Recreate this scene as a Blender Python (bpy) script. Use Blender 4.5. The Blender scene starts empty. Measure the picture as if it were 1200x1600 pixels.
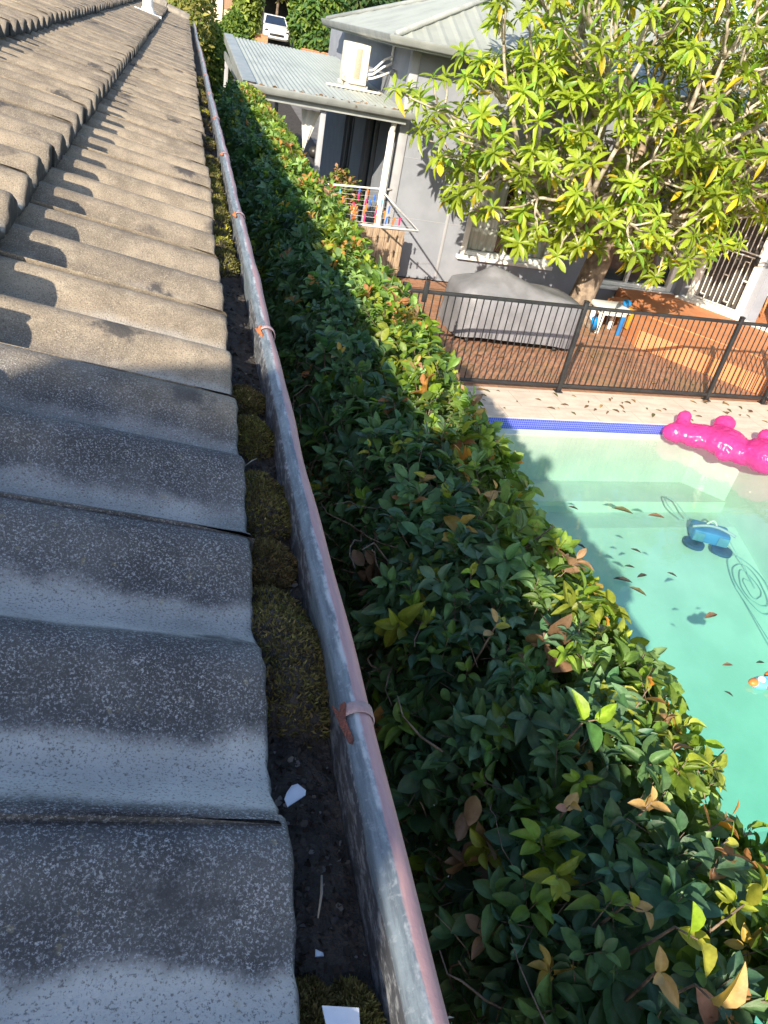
import bpy, bmesh, math, random
import numpy as np
from mathutils import Vector, Matrix, Quaternion
R = math.radians
SC = bpy.context.scene
COL = SC.collection
random.seed(7)
RNG = np.random.default_rng(11)

# ------------------------------------------------------------------ camera
H = 3.45
cam_d = bpy.data.cameras.new("camera")
cam = bpy.data.objects.new("camera", cam_d); COL.objects.link(cam)
SC.camera = cam
cam_d.sensor_fit = 'VERTICAL'; cam_d.sensor_height = 24.0; cam_d.lens = 1160/1600*24.0
cam_d.clip_start = 0.02; cam_d.clip_end = 600
def nrm(v): v = np.asarray(v, float); return v/np.linalg.norm(v)
F_ = 1160.0
cY = nrm([290-600, -20-800, F_]); cD = np.array([220-600, 2600-800, F_]); cD = nrm(cD-cD.dot(cY)*cY)
cZ = -cD; cX = np.cross(cY, cZ)
cam.matrix_world = Matrix((
    (cX[0], -cX[1], -cX[2], 0), (cY[0], -cY[1], -cY[2], 0), (cZ[0], -cZ[1], -cZ[2], H), (0, 0, 0, 1)))
SC.render.resolution_x = 768; SC.render.resolution_y = 1024
# ------------------------------------------------------------------ light
SUN_AZ = R(56.5); SUN_EL = R(27.2)
sdir = Vector((math.cos(SUN_EL)*math.cos(SUN_AZ), math.cos(SUN_EL)*math.sin(SUN_AZ), -math.sin(SUN_EL)))
sl = bpy.data.lights.new("sun", 'SUN'); sl.energy = 5.0; sl.angle = R(0.5); sl.color = (1.0, 0.88, 0.70)
so = bpy.data.objects.new("sun", sl); COL.objects.link(so)
so.rotation_mode = 'QUATERNION'; so.rotation_quaternion = sdir.to_track_quat('-Z', 'Y')
so.location = (-10, -15, 12)
W = bpy.data.worlds.new("World"); SC.world = W; W.use_nodes = True
wn = W.node_tree.nodes; wl = W.node_tree.links
bg = wn['Background']; sky = wn.new('ShaderNodeTexSky'); sky.sky_type = 'NISHITA'; sky.sun_disc = False
sky.sun_elevation = SUN_EL; sky.sun_rotation = math.atan2(-sdir.x, -sdir.y) % (2*math.pi)
wl.new(sky.outputs[0], bg.inputs[0]); bg.inputs[1].default_value = 0.15
SC.view_settings.view_transform = 'Standard'; SC.view_settings.look = 'None'
SC.view_settings.exposure = 0.92; SC.view_settings.gamma = 1.0

# ------------------------------------------------------------------ materials
def lin(c):
    return tuple(((v/255.0)/12.92 if v/255.0 <= .04045 else ((v/255.0+.055)/1.055)**2.4) for v in c)
class NT:
    def __init__(s, name):
        s.m = bpy.data.materials.new(name); s.m.use_nodes = True
        s.n = s.m.node_tree.nodes; s.l = s.m.node_tree.links
        s.b = s.n['Principled BSDF']; s.out = s.n['Material Output']
        s.tc = s.n.new('ShaderNodeTexCoord')
    def new(s, t, **k):
        x = s.n.new(t)
        for a, v in k.items(): setattr(x, a, v)
        return x
    def link(s, a, b): s.l.new(a, b)
    def val(s, sock, v):
        if isinstance(v, (int, float)): sock.default_value = v
        elif isinstance(v, tuple): sock.default_value = (*v[:3], 1) if len(sock.default_value) == 4 else v
        else: s.l.new(v, sock)
    def math(s, op, a, b=0.0, c=None, clamp=False):
        x = s.new('ShaderNodeMath', operation=op, use_clamp=clamp)
        s.val(x.inputs[0], a); s.val(x.inputs[1], b)
        if c is not None: s.val(x.inputs[2], c)
        return x.outputs[0]
    def mix(s, f, a, b, blend='MIX'):
        x = s.new('ShaderNodeMix', data_type='RGBA', blend_type=blend)
        s.val(x.inputs[0], f); s.val(x.inputs[6], a); s.val(x.inputs[7], b)
        return x.outputs[2]
    def noise(s, scale, detail=3, rough=.55, vec=None, stretch=None, dist=0.0):
        v = vec if vec is not None else s.tc.outputs['Object']
        if stretch:
            mp = s.new('ShaderNodeMapping'); s.link(v, mp.inputs[0]); mp.inputs['Scale'].default_value = stretch; v = mp.outputs[0]
        x = s.new('ShaderNodeTexNoise'); x.inputs['Scale'].default_value = scale; x.inputs['Detail'].default_value = detail
        x.inputs['Roughness'].default_value = rough; x.inputs['Distortion'].default_value = dist
        s.link(v, x.inputs['Vector']); return x.outputs['Fac']
    def ramp(s, f, lo, hi, a=0.0, b=1.0):
        x = s.new('ShaderNodeMapRange', interpolation_type='SMOOTHSTEP'); s.val(x.inputs[0], f)
        x.inputs[1].default_value = lo; x.inputs[2].default_value = hi; x.inputs[3].default_value = a; x.inputs[4].default_value = b
        return x.outputs[0]
    def bump(s, h, strength=.5, dist=.01):
        x = s.new('ShaderNodeBump'); x.inputs['Strength'].default_value = strength; x.inputs['Distance'].default_value = dist
        s.link(h, x.inputs['Height']); s.link(x.outputs[0], s.b.inputs['Normal']); return x
    def sep(s, v=None):
        x = s.new('ShaderNodeSeparateXYZ'); s.link(v if v is not None else s.tc.outputs['Object'], x.inputs[0]); return x.outputs
    def color(s, v): s.val(s.b.inputs['Base Color'], v)
    def rough(s, v): s.val(s.b.inputs['Roughness'], v)
def simple(name, c1, c2=None, scale=8, rough=.7, bump=.0, bscale=60, metal=0.0, stretch=None, spec=.5, detail=4, lo=.35, hi=.65):
    t = NT(name)
    if c2 is None: c2 = tuple(v*.8 for v in c1)
    t.color(t.mix(t.ramp(t.noise(scale, detail, stretch=stretch), lo, hi), c1, c2))
    t.rough(rough); t.b.inputs['Metallic'].default_value = metal
    t.b.inputs['Specular IOR Level'].default_value = spec
    if bump: t.bump(t.noise(bscale, 4, stretch=stretch), bump, .01)
    return t.m

def mat_tile():
    t = NT('weathered_concrete_tile')
    X, Y, Z = t.sep()
    fine = t.math('MULTIPLY', t.ramp(t.noise(520, 3, .8), .50, .64), t.ramp(t.noise(55, 3, .6), .25, .65, .45, 1))
    fine2 = t.ramp(t.noise(480, 3, .7), .52, .66)
    mid = t.noise(14, 5, .6)
    big = t.noise(2.2, 3, .5)
    # wear band in the pans of the profile
    wob = t.math('MULTIPLY', t.math('SUBTRACT', t.noise(9, 5, .65), .5), .055)
    ph = t.math('FRACT', t.math('DIVIDE', t.math('SUBTRACT', t.math('ADD', Y, wob), .264), .15))   # 0 at a crest
    band = t.math('SUBTRACT', 1.0, t.ramp(t.math('ABSOLUTE', t.math('SUBTRACT', ph, .36)), .15, .27))
    near = t.ramp(t.math('ADD', Y, t.math('MULTIPLY', t.math('SUBTRACT', t.noise(5, 3), .5), .5)), .35, .85, 1.0, 0.0)
    pick = t.ramp(t.noise(3.1, 2), .38, .52)
    bandn = t.math('MULTIPLY', band, t.math('MAXIMUM', near, t.math('MULTIPLY', pick, .35)))
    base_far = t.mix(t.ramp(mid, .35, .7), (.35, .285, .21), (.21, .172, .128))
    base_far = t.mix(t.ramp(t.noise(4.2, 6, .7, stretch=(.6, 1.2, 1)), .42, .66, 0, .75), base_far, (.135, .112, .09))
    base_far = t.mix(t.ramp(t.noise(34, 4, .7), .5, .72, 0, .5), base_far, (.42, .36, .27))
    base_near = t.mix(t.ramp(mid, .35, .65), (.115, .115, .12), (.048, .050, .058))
    fy = t.ramp(t.math('ADD', Y, t.math('MULTIPLY', t.math('SUBTRACT', t.noise(6, 4), .5), .5)), .68, 1.0)  # shaded and sunlit tile tones painted in, blended around the cast shadow's edge
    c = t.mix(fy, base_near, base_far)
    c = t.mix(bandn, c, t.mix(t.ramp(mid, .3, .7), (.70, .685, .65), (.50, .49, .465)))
    at = t.new('ShaderNodeAttribute', attribute_name='var')
    c = t.mix(t.ramp(at.outputs['Fac'], 0, 1, 0, .28), c, (.10, .095, .09))
    # pale sand grains and dark pits
    c = t.mix(t.math('MULTIPLY', fine, t.ramp(fy, 0, 1, .85, .5)), c, t.mix(fy, (.42, .43, .45), (.56, .49, .39)))
    c = t.mix(t.math('MULTIPLY', fine2, .72), c, (.075, .068, .06))
    # dark lichen blotches
    v = t.new('ShaderNodeTexVoronoi'); v.inputs['Scale'].default_value = 6.5
    mp = t.new('ShaderNodeMapping'); t.link(t.tc.outputs['Object'], mp.inputs[0]); mp.inputs['Scale'].default_value = (1, 1.5, 1)
    t.link(mp.outputs[0], v.inputs['Vector'])
    spot = t.math('ADD', v.outputs['Distance'], t.math('MULTIPLY', t.math('SUBTRACT', t.noise(45, 4, .7), .5), .55))
    spotm = t.math('MULTIPLY', t.ramp(spot, .08, .26, .85, 0), t.ramp(t.noise(2.6, 1), .42, .50))
    c = t.mix(spotm, c, (.045, .045, .05))
    # ochre lichen speckle
    c = t.mix(t.math('MULTIPLY', t.ramp(t.noise(90, 3), .66, .74), .25), c, (.42, .36, .20))
    nose = t.new('ShaderNodeAttribute', attribute_name='nose')      # lap shade painted onto the tile noses, along with grime
    c = t.mix(t.math('MULTIPLY', nose.outputs['Fac'], t.ramp(t.noise(70, 4), .3, .5, .75, 1)), c, (.035, .033, .032))
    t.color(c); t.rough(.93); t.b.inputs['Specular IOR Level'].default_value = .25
    hh = t.math('ADD', t.math('MULTIPLY', t.noise(600, 2, .7), .6), t.math('MULTIPLY', t.noise(120, 4, .7), .8))
    t.bump(hh, .55, .0035)
    return t.m
def mat_leaf(name, rough=.42, trans=.28, spec=.4, sat=(1.25, 1.35, .45)):
    t = NT(name)
    a = t.new('ShaderNodeAttribute', attribute_name='Col')
    vary = t.math('MULTIPLY_ADD', t.ramp(t.noise(70, 4, .65), .3, .7), .45, .78)
    cc = t.new('ShaderNodeVectorMath', operation='SCALE'); t.link(a.outputs['Color'], cc.inputs[0]); t.link(vary, cc.inputs['Scale'])
    t.link(cc.outputs[0], t.b.inputs['Base Color']); t.bump(t.noise(240, 3), .25, .002); t.rough(rough); t.b.inputs['Specular IOR Level'].default_value = spec
    tr = t.new('ShaderNodeBsdfTranslucent')
    mu = t.new('ShaderNodeMix', data_type='RGBA', blend_type='MULTIPLY'); mu.inputs[0].default_value = 1
    t.link(a.outputs['Color'], mu.inputs[6]); mu.inputs[7].default_value = (*sat, 1)
    t.link(mu.outputs[2], tr.inputs['Color'])
    ms = t.new('ShaderNodeMixShader'); ms.inputs[0].default_value = trans
    t.link(t.b.outputs[0], ms.inputs[1]); t.link(tr.outputs[0], ms.inputs[2]); t.link(ms.outputs[0], t.out.inputs[0])
    return t.m
M = {}
M['tile'] = mat_tile()
M['leaf'] = mat_leaf('hedge_leaf', .47, .30, .42)
M['tleaf'] = mat_leaf('tree_leaf', .38, .38, .45, (1.3, 1.3, .3))
M['fleaf'] = mat_leaf('far_leaf', .6, .3, .3)
M['twig'] = simple('twig_bark', (.27, .20, .145), (.12, .09, .065), 40, .85, .5, 200)
M['bark'] = simple('pale_bark', (.50, .45, .36), (.22, .18, .13), 9, .85, .8, 40)
M['trunk'] = simple('trunk_bark', (.30, .23, .17), (.12, .09, .07), 7, .9, 1.0, 25)
M['moss'] = mat_leaf('moss', .9, .15, .1)
M['white'] = simple('white_paint', (.80, .79, .76), (.70, .69, .65), 6, .5)
M['whitep'] = simple('white_plastic', (.80, .80, .78), (.72, .71, .68), 5, .35)
M['cream'] = simple('cream_metal', (.72, .68, .58), (.60, .56, .46), 5, .45)
M['wall'] = simple('grey_render', (.262, .282, .33), (.228, .248, .292), 3, .85, .15, 120)
M['walltrim'] = simple('pale_grey_trim', (.36, .37, .40), (.32, .33, .36), 5, .7)
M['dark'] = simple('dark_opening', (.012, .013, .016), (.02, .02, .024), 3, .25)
M['glass'] = simple('window_glass', (.02, .028, .032), (.03, .04, .045), 2, .05)
def mat_pane():
    t = NT('clear_pane'); tr = t.new('ShaderNodeBsdfTransparent'); tr.inputs[0].default_value = (.86, .9, .88, 1); g = t.new('ShaderNodeBsdfGlossy'); g.inputs['Roughness'].default_value = .02
    m = t.new('ShaderNodeMixShader'); m.inputs[0].default_value = .16; t.link(tr.outputs[0], m.inputs[1]); t.link(g.outputs[0], m.inputs[2]); t.link(m.outputs[0], t.out.inputs[0]); return t.m
M['pane'] = mat_pane()
M['curtain'] = simple('curtain', (.72, .74, .70), (.52, .55, .52), 3, .8, stretch=(8, 1, .3))
M['greyroof'] = simple('grey_green_steel', (.40, .42, .385), (.32, .345, .32), 2.2, .5, detail=6)
M['greyedge'] = simple('grey_gutter_paint', (.31, .33, .325), (.24, .26, .258), 4, .45)
M['blackfence'] = simple('black_powdercoat', (.018, .018, .020), (.028, .028, .03), 8, .45)
M['cover'] = simple('grey_vinyl_cover', (.215, .215, .235), (.17, .17, .185), 5, .5, .25, 9)
M['paling'] = simple('timber_paling', (.42, .31, .21), (.24, .17, .12), 6, .85, .5, 30, stretch=(9, 9, .7))
M['terr'] = None
M['blueplastic'] = simple('blue_plastic', (.02, .16, .42), (.02, .13, .36), 5, .35)
M['blackplastic'] = simple('black_plastic', (.02, .02, .022), (.03, .03, .03), 5, .4)
M['soil'] = simple('dark_soil', (.05, .038, .028), (.025, .02, .015), 9, .95, .8, 40)
M['dirt'] = simple('gutter_dirt', (.030, .028, .028), (.072, .062, .056), 60, .95, 1.0, 220)
M['houseb'] = simple('house_brick', (.22, .12, .08), (.16, .09, .06), 12, .9, .3, 60)
M['timber'] = simple('orange_timber', (.50, .22, .08), (.36, .15, .06), 6, .6, stretch=(1, 1, 8))
M['stone'] = simple('river_stone', (.45, .36, .29), (.28, .23, .19), 7, .85, .4, 40)

# ------------------------------------------------------------------ object helpers
def tag(o, label=None, cat=None, group=None, kind=None):
    if label: o['label'] = label
    if cat: o['category'] = cat
    if group: o['group'] = group
    if kind: o['kind'] = kind
    return o
def thing(name, label, cat, loc=(0, 0, 0), group=None):
    o = bpy.data.objects.new(name, None); COL.objects.link(o)
    o.location = loc; o.empty_display_size = .1
    return tag(o, label, cat, group)
def adopt(o, p):
    """parent o (world-space mesh) under p, whatever p's own ancestry"""
    o.parent = p
    m = Matrix.Identity(4); q = p; chain = []
    while q is not None: chain.append(q); q = q.parent
    for q in reversed(chain):
        b = Matrix.LocRotScale(q.location, q.rotation_euler, q.scale)
        m = m @ (q.matrix_parent_inverse if q.parent else Matrix.Identity(4)) @ b
    o.matrix_parent_inverse = m.inverted()
class MB:
    def __init__(s): s.v = []; s.f = []; s.mi = []; s.cur = 0
    def add(s, vs, fs):
        o = len(s.v); s.v += [tuple(x) for x in vs]; s.f += [tuple(i+o for i in f) for f in fs]; s.mi += [s.cur]*len(fs); return s
    def box(s, lo, hi, m=None):
        (a, b, c), (d, e, f) = lo, hi
        vs = [(a, b, c), (d, b, c), (d, e, c), (a, e, c), (a, b, f), (d, b, f), (d, e, f), (a, e, f)]
        if m is not None: vs = [m @ Vector(v) for v in vs]
        return s.add(vs, [(0, 3, 2, 1), (4, 5, 6, 7), (0, 1, 5, 4), (1, 2, 6, 5), (2, 3, 7, 6), (3, 0, 4, 7)])
    def bbox(s, lo, hi, r=.01, m=None):
        """bevelled box"""
        bm = bmesh.new(); bmesh.ops.create_cube(bm, size=1)
        lo = Vector(lo); hi = Vector(hi)
        for v in bm.verts: v.co = Vector([lo[i]+(v.co[i]+.5)*(hi[i]-lo[i]) for i in range(3)])
        bmesh.ops.bevel(bm, geom=bm.edges[:], offset=r, segments=2, affect='EDGES', profile=.5)
        vs = [(m @ v.co if m is not None else v.co.copy()) for v in bm.verts]
        fs = [tuple(v.index for v in f.verts) for f in bm.faces]
        bm.free(); return s.add(vs, fs)
    def tube(s, path, rad, n=8, cap=True):
        path = [Vector(p) for p in path]
        if isinstance(rad, (int, float)): rad = [rad]*len(path)
        up = Vector((0, 0, 1)); vs = []; fs = []; prev = None
        for i, p in enumerate(path):
            d = (path[min(i+1, len(path)-1)]-path[max(i-1, 0)])
            d = d.normalized() if d.length > 1e-9 else Vector((0, 0, 1))
            a = prev if prev is not None else (up if abs(d.z) < .9 else Vector((1, 0, 0)))
            x = (a-d*a.dot(d)).normalized(); y = d.cross(x); prev = x
            for k in range(n):
                t = 2*math.pi*k/n; vs.append(p+(x*math.cos(t)+y*math.sin(t))*rad[i])
        for i in range(len(path)-1):
            for k in range(n):
                a = i*n+k; b = i*n+(k+1) % n; fs.append((a, b, b+n, a+n))
        if cap: fs.append(tuple(range(n))[::-1]); fs.append(tuple(range((len(path)-1)*n, len(path)*n)))
        return s.add(vs, fs)
    def ball(s, c, r, m=None, nu=14, nv=9, noise=0.0):
        if isinstance(r, (int, float)): r = (r, r, r)
        vs = []; fs = []
        for j in range(nv+1):
            ph = math.pi*j/nv
            for i in range(nu):
                th = 2*math.pi*i/nu; k = 1+random.uniform(-noise, noise)
                v = Vector((r[0]*math.sin(ph)*math.cos(th)*k, r[1]*math.sin(ph)*math.sin(th)*k, r[2]*math.cos(ph)*k))
                if m is not None: v = m @ v
                vs.append(Vector(c)+v)
        for j in range(nv):
            for i in range(nu):
                a = j*nu+i; b = j*nu+(i+1) % nu; fs.append((a, a+nu, b+nu, b))
        return s.add(vs, fs)
    def prism(s, pts, z0, z1):
        n = len(pts)
        vs = [(p[0], p[1], z0) for p in pts]+[(p[0], p[1], z1) for p in pts]
        fs = [tuple(range(n))[::-1], tuple(range(n, 2*n))]+[(i, (i+1) % n, (i+1) % n+n, i+n) for i in range(n)]
        return s.add(vs, fs)
    def grid(s, P):
        """P: 2D list of points"""
        nr = len(P); nc = len(P[0]); vs = [p for r in P for p in r]
        return s.add(vs, [(i*nc+j, i*nc+j+1, (i+1)*nc+j+1, (i+1)*nc+j) for i in range(nr-1) for j in range(nc-1)])
    def build(s, name, mats, parent=None, smooth=False, angle=None):
        me = bpy.data.meshes.new(name); me.from_pydata(s.v, [], s.f)
        if not isinstance(mats, (list, tuple)): mats = [mats]
        for m in mats: me.materials.append(m)
        if any(s.mi): me.polygons.foreach_set('material_index', s.mi)
        if smooth: me.shade_smooth()
        if smooth and angle: me.set_sharp_from_angle(angle=R(angle))
        me.update()
        o = bpy.data.objects.new(name, me); COL.objects.link(o)
        if parent is not None: adopt(o, parent)
        return o
def npmesh(name, V, Fq, mat, parent=None, smooth=False, col=None, attr=None):
    """V (n,3) float; Fq (m,k) int with constant k"""
    me = bpy.data.meshes.new(name); V = np.ascontiguousarray(V, dtype=np.float32); Fq = np.ascontiguousarray(Fq, dtype=np.int32)
    me.vertices.add(len(V)); me.vertices.foreach_set('co', V.ravel())
    k = Fq.shape[1]; me.loops.add(Fq.size); me.loops.foreach_set('vertex_index', Fq.ravel())
    me.polygons.add(len(Fq)); me.polygons.foreach_set('loop_start', np.arange(0, Fq.size, k, dtype=np.int32))
    if smooth: me.polygons.foreach_set('use_smooth', np.ones(len(Fq), dtype=bool))
    me.update(calc_edges=True)
    if col is not None:
        a = me.attributes.new('Col', 'FLOAT_COLOR', 'POINT')
        c = np.ones((len(V), 4), dtype=np.float32); c[:, :3] = col; a.data.foreach_set('color', c.ravel())
    if attr is not None:
        a = me.attributes.new('var', 'FLOAT', 'POINT'); a.data.foreach_set('value', attr.astype(np.float32))
    me.materials.append(mat)
    o = bpy.data.objects.new(name, me); COL.objects.link(o)
    if parent is not None: adopt(o, parent)
    return o
def leaf_template(wid, st, fold=.10, droop=.22, cols=3):
    """midrib along x, returns verts, quads; st: list of (t, halfwidth)"""
    V = []; Fc = []; us = np.linspace(1, -1, cols)
    for i, (t, w) in enumerate(st):
        z = -droop*t*t
        for u in us:
            ruf = (.035*math.sin(t*17+u*2)*abs(u)*(w > .1)) if cols > 3 else 0
            V.append((t, u*w*wid, z+fold*w*abs(u)**1.3-.25*fold*w*abs(u)**3+ruf*w))
    for i in range(len(st)-1):
        for c in range(cols-1):
            a = i*cols+c; Fc.append((a, a+1, a+cols+1, a+cols))
    return np.array(V, float), np.array(Fc)
LT_near = leaf_template(1.0, [(0, .02), (.06, .03), (.18, .16), (.38, .245), (.6, .25), (.8, .18), (.93, .08), (1, .006)], .75, .24, 5)
LT_mid = leaf_template(1.0, [(0, .03), (.22, .2), (.58, .26), (.86, .15), (1, .01)], .5)
LT_far = leaf_template(1.0, [(0, .05), (.5, .29), (1, .04)], .4)
TT_near = leaf_template(1.0, [(0, .02), (.25, .09), (.55, .155), (.8, .125), (1, .01)], .5, .38)
def leaves(name, T, P, D, N, L, C, mat, parent=None, twist=0.25):
    """scatter leaves: P pos, D direction, N approx normal, L length, C colour"""
    Vt, Ft = T; n = len(P)
    D = D/np.linalg.norm(D, axis=1, keepdims=True)
    N = N-(N*D).sum(1, keepdims=True)*D; N = N/(np.linalg.norm(N, axis=1, keepdims=True)+1e-9)
    S = np.cross(N, D)
    dr = RNG.uniform(.2, 2.4, (n, 1)); wd = RNG.uniform(.8, 1.2, (n, 1))
    tw = RNG.uniform(-twist, twist, (n, 1))
    x = Vt[None, :, 0]; y = Vt[None, :, 1]*wd; z = Vt[None, :, 2]*1.0
    z = z*1.0*dr + tw*y*1.0
    side = RNG.uniform(-.12, .12, (n, 1))
    y = y+side*x*x
    W_ = (x[..., None]*D[:, None]+y[..., None]*S[:, None]+z[..., None]*N[:, None])*L[:, None, None]+P[:, None]
    m = Vt.shape[0]
    F = (Ft[None]+(np.arange(n)*m)[:, None, None]).reshape(-1, 4)
    # slight lightening along the midrib column
    cv = np.repeat(C[:, None], m, 1).copy()
    mid = (np.abs(Vt[:, 1]) < 1e-6); cv[:, mid] *= 1.12
    cv = np.clip(cv, 0, 1)
    return npmesh(name, W_.reshape(-1, 3), F, mat, parent, True, cv.reshape(-1, 3))
def rand_dir(n):
    v = RNG.normal(size=(n, 3)); return v/np.linalg.norm(v, axis=1, keepdims=True)
def vnoise(p, seed=0, f=1.0):
    """cheap smooth pseudo noise on (n,k) arrays, -1..1"""
    r = np.random.default_rng(seed); out = np.zeros(len(p)); am = 0
    for o in range(4):
        k = r.normal(size=(p.shape[1], 5))*f*(1.9**o); ph = r.uniform(0, 6.28, 5)
        out += np.sin(p@k+ph).sum(1)/5*(.6**o); am += .6**o
    return out/am*1.6

# ================================================================== SETTING: ground
def shear(x, y): return y+.045*(x-4)
def terr_z(y): return 0.0 if y < 19 else .04*(y-19)
POOL = [(1.9, -3), (6.95, -3), (6.95, 6.75), (6.55, 7.2), (1.9, 7.2)]     # plan of the pool
def sx(p, z=0.0): return (p[0], shear(p[0], p[1]), z)
def ground():
    # garden soil with the pool cut out: strips around it, one sheet
    bm = bmesh.new()
    xs = [-60, -20, 0.2, 1.9, 6.95, 9, 20, 60, 140]; ys = [-40, -3, 7.35, 19, 30, 45, 60, 90, 220]
    vs = {}
    for i, x in enumerate(xs):
        for j, y in enumerate(ys): vs[i, j] = bm.verts.new((x, y, terr_z(y)-.03))
    for i in range(len(xs)-1):
        for j in range(len(ys)-1):
            if i == 3 and j == 1: continue
            bm.faces.new([vs[i, j], vs[i+1, j], vs[i+1, j+1], vs[i, j+1]])
    me = bpy.data.meshes.new('ground'); bm.to_mesh(me); bm.free(); me.materials.append(M['soil'])
    o = bpy.data.objects.new('ground', me); COL.objects.link(o); tag(o, kind='structure')
ground()
def mat_deck():
    t = NT('sandstone_coping')
    X, Y, Z = t.sep()
    n = t.noise(3.5, 5, .6, stretch=(1, 2.5, 1))
    c = t.mix(t.ramp(n, .35, .68), (.66, .57, .47), (.55, .46, .37))
    c = t.mix(t.math('MULTIPLY', t.ramp(t.noise(40, 4), .55, .7), .35), c, (.42, .35, .28))
    br = t.new('ShaderNodeTexBrick'); br.offset = .5
    mp = t.new('ShaderNodeMapping'); t.link(t.tc.outputs['Object'], mp.inputs[0]); mp.inputs['Rotation'].default_value = (0, 0, R(-2.5))
    t.link(mp.outputs[0], br.inputs['Vector']); br.inputs['Scale'].default_value = 1
    br.inputs['Brick Width'].default_value = .62; br.inputs['Row Height'].default_value = .43; br.inputs['Mortar Size'].default_value = .004
    c = t.mix(t.math('MULTIPLY', br.outputs['Fac'], .55), c, (.25, .2, .16))
    t.color(c); t.rough(.8); t.bump(t.noise(60, 4), .2, .01); return t.m
def mat_brick():
    t = NT('brick_paving')
    br = t.new('ShaderNodeTexBrick'); t.link(t.tc.outputs['Object'], br.inputs['Vector']); br.offset = .5
    br.inputs['Scale'].default_value = 1; br.inputs['Brick Width'].default_value = .23; br.inputs['Row Height'].default_value = .115
    br.inputs['Mortar Size'].default_value = .006; br.inputs['Mortar'].default_value = (.20, .14, .10, 1)
    br.inputs['Color1'].default_value = (.41, .20, .115, 1); br.inputs['Color2'].default_value = (.30, .145, .09, 1)
    c = t.mix(t.ramp(t.noise(1.6, 4), .45, .7, 0, .6), br.outputs['Color'], (.20, .15, .07))
    c = t.mix(t.ramp(t.noise(14, 4), .45, .75, 0, .5), c, (.52, .27, .15))
    t.color(c); t.rough(.85); t.bump(br.outputs['Fac'], -.4, .01); return t.m
def mat_terr():
    t = NT('terracotta_tile')
    br = t.new('ShaderNodeTexBrick'); t.link(t.tc.outputs['Object'], br.inputs['Vector']); br.offset = 0
    br.inputs['Scale'].default_value = 1; br.inputs['Brick Width'].default_value = .3; br.inputs['Row Height'].default_value = .3
    br.inputs['Mortar Size'].default_value = .006; br.inputs['Mortar'].default_value = (.5, .30, .18, 1)
    br.inputs['Color1'].default_value = (.62, .25, .10, 1); br.inputs['Color2'].default_value = (.55, .21, .085, 1)
    c = t.mix(t.ramp(t.noise(3, 4), .4, .75, 0, .45), br.outputs['Color'], (.38, .15, .07))
    t.color(c); t.rough(.7); return t.m
M['deck'] = mat_deck(); M['brick'] = mat_brick(); M['terr'] = mat_terr()
M['plaster'] = simple('pool_plaster', (.56, .57, .50), (.49, .51, .44), 1.5, .8, .15, 30)
def ring_sheet(name, outer, hole, z, mat, thick=.0, kind='structure'):
    """flat sheet between an outer quad and the pool plan"""
    bm = bmesh.new()
    ov = [bm.verts.new((*p, z)) for p in outer]; hv = [bm.verts.new((*p, z)) for p in hole]
    eo = [bm.edges.new((ov[i], ov[(i+1) % len(ov)])) for i in range(len(ov))]
    eh = [bm.edges.new((hv[i], hv[(i+1) % len(hv)])) for i in range(len(hv))]
    bmesh.ops.triangle_fill(bm, edges=eo+eh, use_beauty=True)
    for f in bm.faces:
        if f.normal.z < 0: f.normal_flip()
    me = bpy.data.meshes.new(name); bm.to_mesh(me); bm.free(); me.materials.append(mat)
    o = bpy.data.objects.new(name, me); COL.objects.link(o); return tag(o, kind=kind)
poolplan = [(p[0], shear(*p)) for p in POOL]
inner = [(p[0]-.012 if p[0] > 4 else p[0]+.012, shear(*p)+(-.012 if p[1] > 0 else .012)) for p in POOL]
ring_sheet('pool_deck', [(1.15, -4.5), (8.35, -4.5), (8.35, shear(8.35, 8.0)), (1.15, shear(1.15, 8.0))], inner, 0.0, M['deck'])
mb = MB(); mb.prism([(1.15, shear(1.15, 8.0)+.002), (12.5, shear(8.35, 8.0)+.002), (12.5, 12.35), (3.3, 12.35), (3.3, 13), (1.15, 13)], -.02, -.004)
tag(mb.build('brick_paving', M['brick']), kind='structure')
mb = MB(); mb.prism([(8.352, -4.5), (12.5, -4.5), (12.5, 8.15), (8.352, 8.15)], -.022, -.006)
tag(mb.build('side_paving', M['brick']), kind='structure')
# pool shell: walls, tile band, steps, sloping floor
def mat_poolwall():
    t = NT('pool_tile_band')
    X, Y, Z = t.sep()
    def grid(s):
        fx = t.math('ABSOLUTE', t.math('SUBTRACT', t.math('FRACT', t.math('MULTIPLY', s, 1/.028)), .5))
        return t.math('GREATER_THAN', fx, .44)
    g = t.math('MAXIMUM', grid(t.math('ADD', X, Y)), grid(Z))
    c = t.mix(t.noise(30, 1), (.035, .05, .42), (.06, .08, .55))
    c = t.mix(t.math('MULTIPLY', g, .55), c, (.45, .48, .62))
    t.color(c); t.rough(.15); return t.m
M['poolband'] = mat_poolwall()
mb = MB()
n = len(poolplan)
for i in range(n):
    a = poolplan[i]; b = poolplan[(i+1) % n]
    mb.cur = 1; mb.add([(a[0], a[1], -.16), (b[0], b[1], -.16), (b[0], b[1], -.022), (a[0], a[1], -.022)], [(0, 1, 2, 3)])
    mb.cur = 2; mb.add([(a[0], a[1], -.022), (b[0], b[1], -.022), (b[0], b[1], -.001), (a[0], a[1], -.001)], [(0, 1, 2, 3)])
    mb.cur = 0; mb.add([(a[0], a[1], -2.6), (b[0], b[1], -2.6), (b[0], b[1], -.16), (a[0], a[1], -.16)], [(0, 1, 2, 3)])
mb.cur = 0
prof = [(7.3, -1.0), (6.4, -1.03), (5.2, -1.38), (4.0, -1.75), (3.0, -2.05), (1.5, -2.15), (-3.1, -2.15)]
NX = 12
P = [[(1.8+(7.05-1.8)*j/NX, shear(1.8+(7.05-1.8)*j/NX, y), z) for j in range(NX+1)] for (y, z) in prof]
mb.grid(P)
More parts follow.
